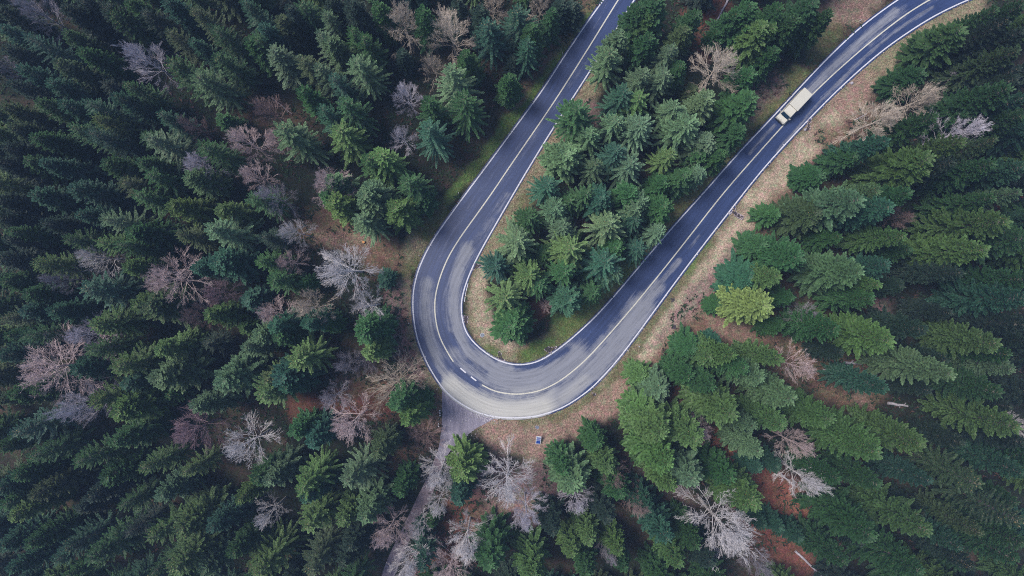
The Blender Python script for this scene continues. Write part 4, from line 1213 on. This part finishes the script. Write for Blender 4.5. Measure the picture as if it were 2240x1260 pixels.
# stone boxes of the drain right of the road
bx_, by_ = W(1618, 474)
t = thing('stone_trough', 'open stone trough at the end of the broken drain', 'trough', (bx_, by_, .02), math.radians(-28))
for c_, s_ in (((0, .38, .12), (1.3, .14, .34)), ((0, -.38, .12), (1.3, .14, .34)), ((.62, 0, .12), (.14, .62, .34)), ((-.62, 0, .1), (.14, .62, .28))):
    MB().box(c_, s_, top=(.95, .9)).build('stone', M_stone, t)
MB().box((0, 0, .03), (1.08, .6, .04)).build('silt', M_soil, t)
for px, py, s_, lab in ((1596, 467, .34, 'larger pale boulder beside the broken drain'), (1599.5, 465.5, .24, 'smaller pale boulder beside the broken drain'), (1761, 284, .3, 'pale boulder at the foot of the long drain channel'),
                        (1863, 182, .34, 'pale stone in the grass right of the upper road'), (1008.5, 0, 0, '')):
    if not s_: continue
    x, y = W(px, py)
    b = MB(); rr = random.Random(int(px))
    for ring, (zz, k) in enumerate(((0, 1.0), (.5, .95), (.9, .5))):
        for a in range(7):
            aa = a/7*6.28; q = s_*k*rr.uniform(.85, 1.15)
            b.v.append((q*math.cos(aa), q*math.sin(aa), zz*s_))
    for ring in range(2):
        for a in range(7): b.f.append((ring*7+a, ring*7+(a+1) % 7, ring*7+7+(a+1) % 7, ring*7+7+a))
    b.f.append(tuple(range(14, 21)))
    o = b.build('boulder', M_signwhite if False else M_log, None, smooth=True); o.location = (x, y, float(ground_z([(x, y)])[0])-.03)
    o['label'] = lab; o['category'] = 'stone'

# fallen trunks and stumps
LOGS = [((1800,808),(1848,814),.09,'thin pale pole lying in the brown clearing among firs'),((1847,792),(1884,796),.28,'thick grey log at the upper edge of the brown clearing'),
 ((1940,881),(1984,888),.30,'purple-grey log lying in deep shade among firs'),((1737,1203),(1797,1260),.24,'long grey trunk lying across rust-red ground'),
 ((1650,1196),(1692,1240),.12,'thin trunk lying below the huge white tree'),((1676,1232),(1704,1264),.20,'grey trunk on the bottom edge beside rust ground'),
 ((1594,-4),(1566,50),.22,'grey trunk slanting over the red clearing at the top'),((1838,334),(1895,299),.12,'pale pole lying under the tan tree beyond the van'),
 ((1707,1036),(1737,1062),.20,'pale trunk lying at the foot of the white tree'),((1870,262),(1898,247),.1,'short pale pole beyond the van'),((595,214),(640,250),.10,'thin grey pole lying in the dark gap among spruces'),
 ((1775,1160),(1788,1172),.1,'short thin stick on red ground')]
for a, b_, r_, lab in LOGS:
    x0, y0 = W(*a, .6); x1, y1 = W(*b_, .6)
    L_ = math.hypot(x1-x0, y1-y0)
    z0 = float(ground_z([(x0, y0)])[0]); z1 = float(ground_z([(x1, y1)])[0])
    t = thing('fallen_log', lab, 'log', (x0, y0, z0+r_*.8+.1), math.atan2(y1-y0, x1-x0), 'fallen trunks')
    t.rotation_euler = (0, -math.atan2(z1-z0, L_), t.rotation_euler[2])
    k = [(L_*f, random.uniform(-.08, .08)*(0 < f < 1), random.uniform(-.02, .06)) for f in (0, .25, .5, .75, 1)]
    MB().tube(k, [r_, r_*.92, r_*.85, r_*.75, r_*.6], 9).build('trunk', M_log, t, smooth=False)
    for j in range(3):
        f = random.uniform(.3, .9)
        MB().tube([(L_*f, 0, 0), (L_*f+.25, random.choice((-1, 1))*random.uniform(.3, .7), .25)], [r_*.3, .02], 5).build('branch_stub', M_log, t)
for px, py, r_, lab in ((1655,1145,.42,'larger fresh orange stump on rust-red ground'),(1646,1153,.26,'smaller fresh orange stump beside the larger one'),(1593,983,.30,'orange stump at the upper end of the rust-red clearing'),
                        (797,530,.28,'stump beside the pale spruce in the clearing')):
    x, y = W(px, py); z = float(ground_z([(x, y)])[0])
    t = thing('tree_stump', lab, 'stump', (x, y, z), random.random()*6, 'cut stumps')
    MB().tube([(0, 0, -.2), (0, 0, .1), (0, 0, .42)], [r_*1.5, r_*1.1, r_], 11).build('bark', M_bark, t)
    MB().tube([(0, 0, .42), (0, 0, .435)], [r_*.93, r_*.92], 11).build('cut_face', M_cut, t)

# ---------------------------------------------------------------- blue haze volume, added to lift the shadows towards navy
hm = MB()
hm.box((0, 0, (H+6-8)/2), (5600, 5600, H+6+8))
m = bpy.data.materials.new('shadow_lift_haze'); m.use_nodes = True
m.node_tree.nodes.clear()
pv = m.node_tree.nodes.new('ShaderNodeVolumePrincipled'); om = m.node_tree.nodes.new('ShaderNodeOutputMaterial')
pv.inputs['Color'].default_value = (.42, .62, 1.0, 1)
pv.inputs['Density'].default_value = .00032
pv.inputs['Anisotropy'].default_value = 0.0
m.node_tree.links.new(pv.outputs[0], om.inputs['Volume'])
hm.build('added_haze', m, None, kind='stuff', label='added bluish haze over the forest that lifts the shadows', category='added_haze')
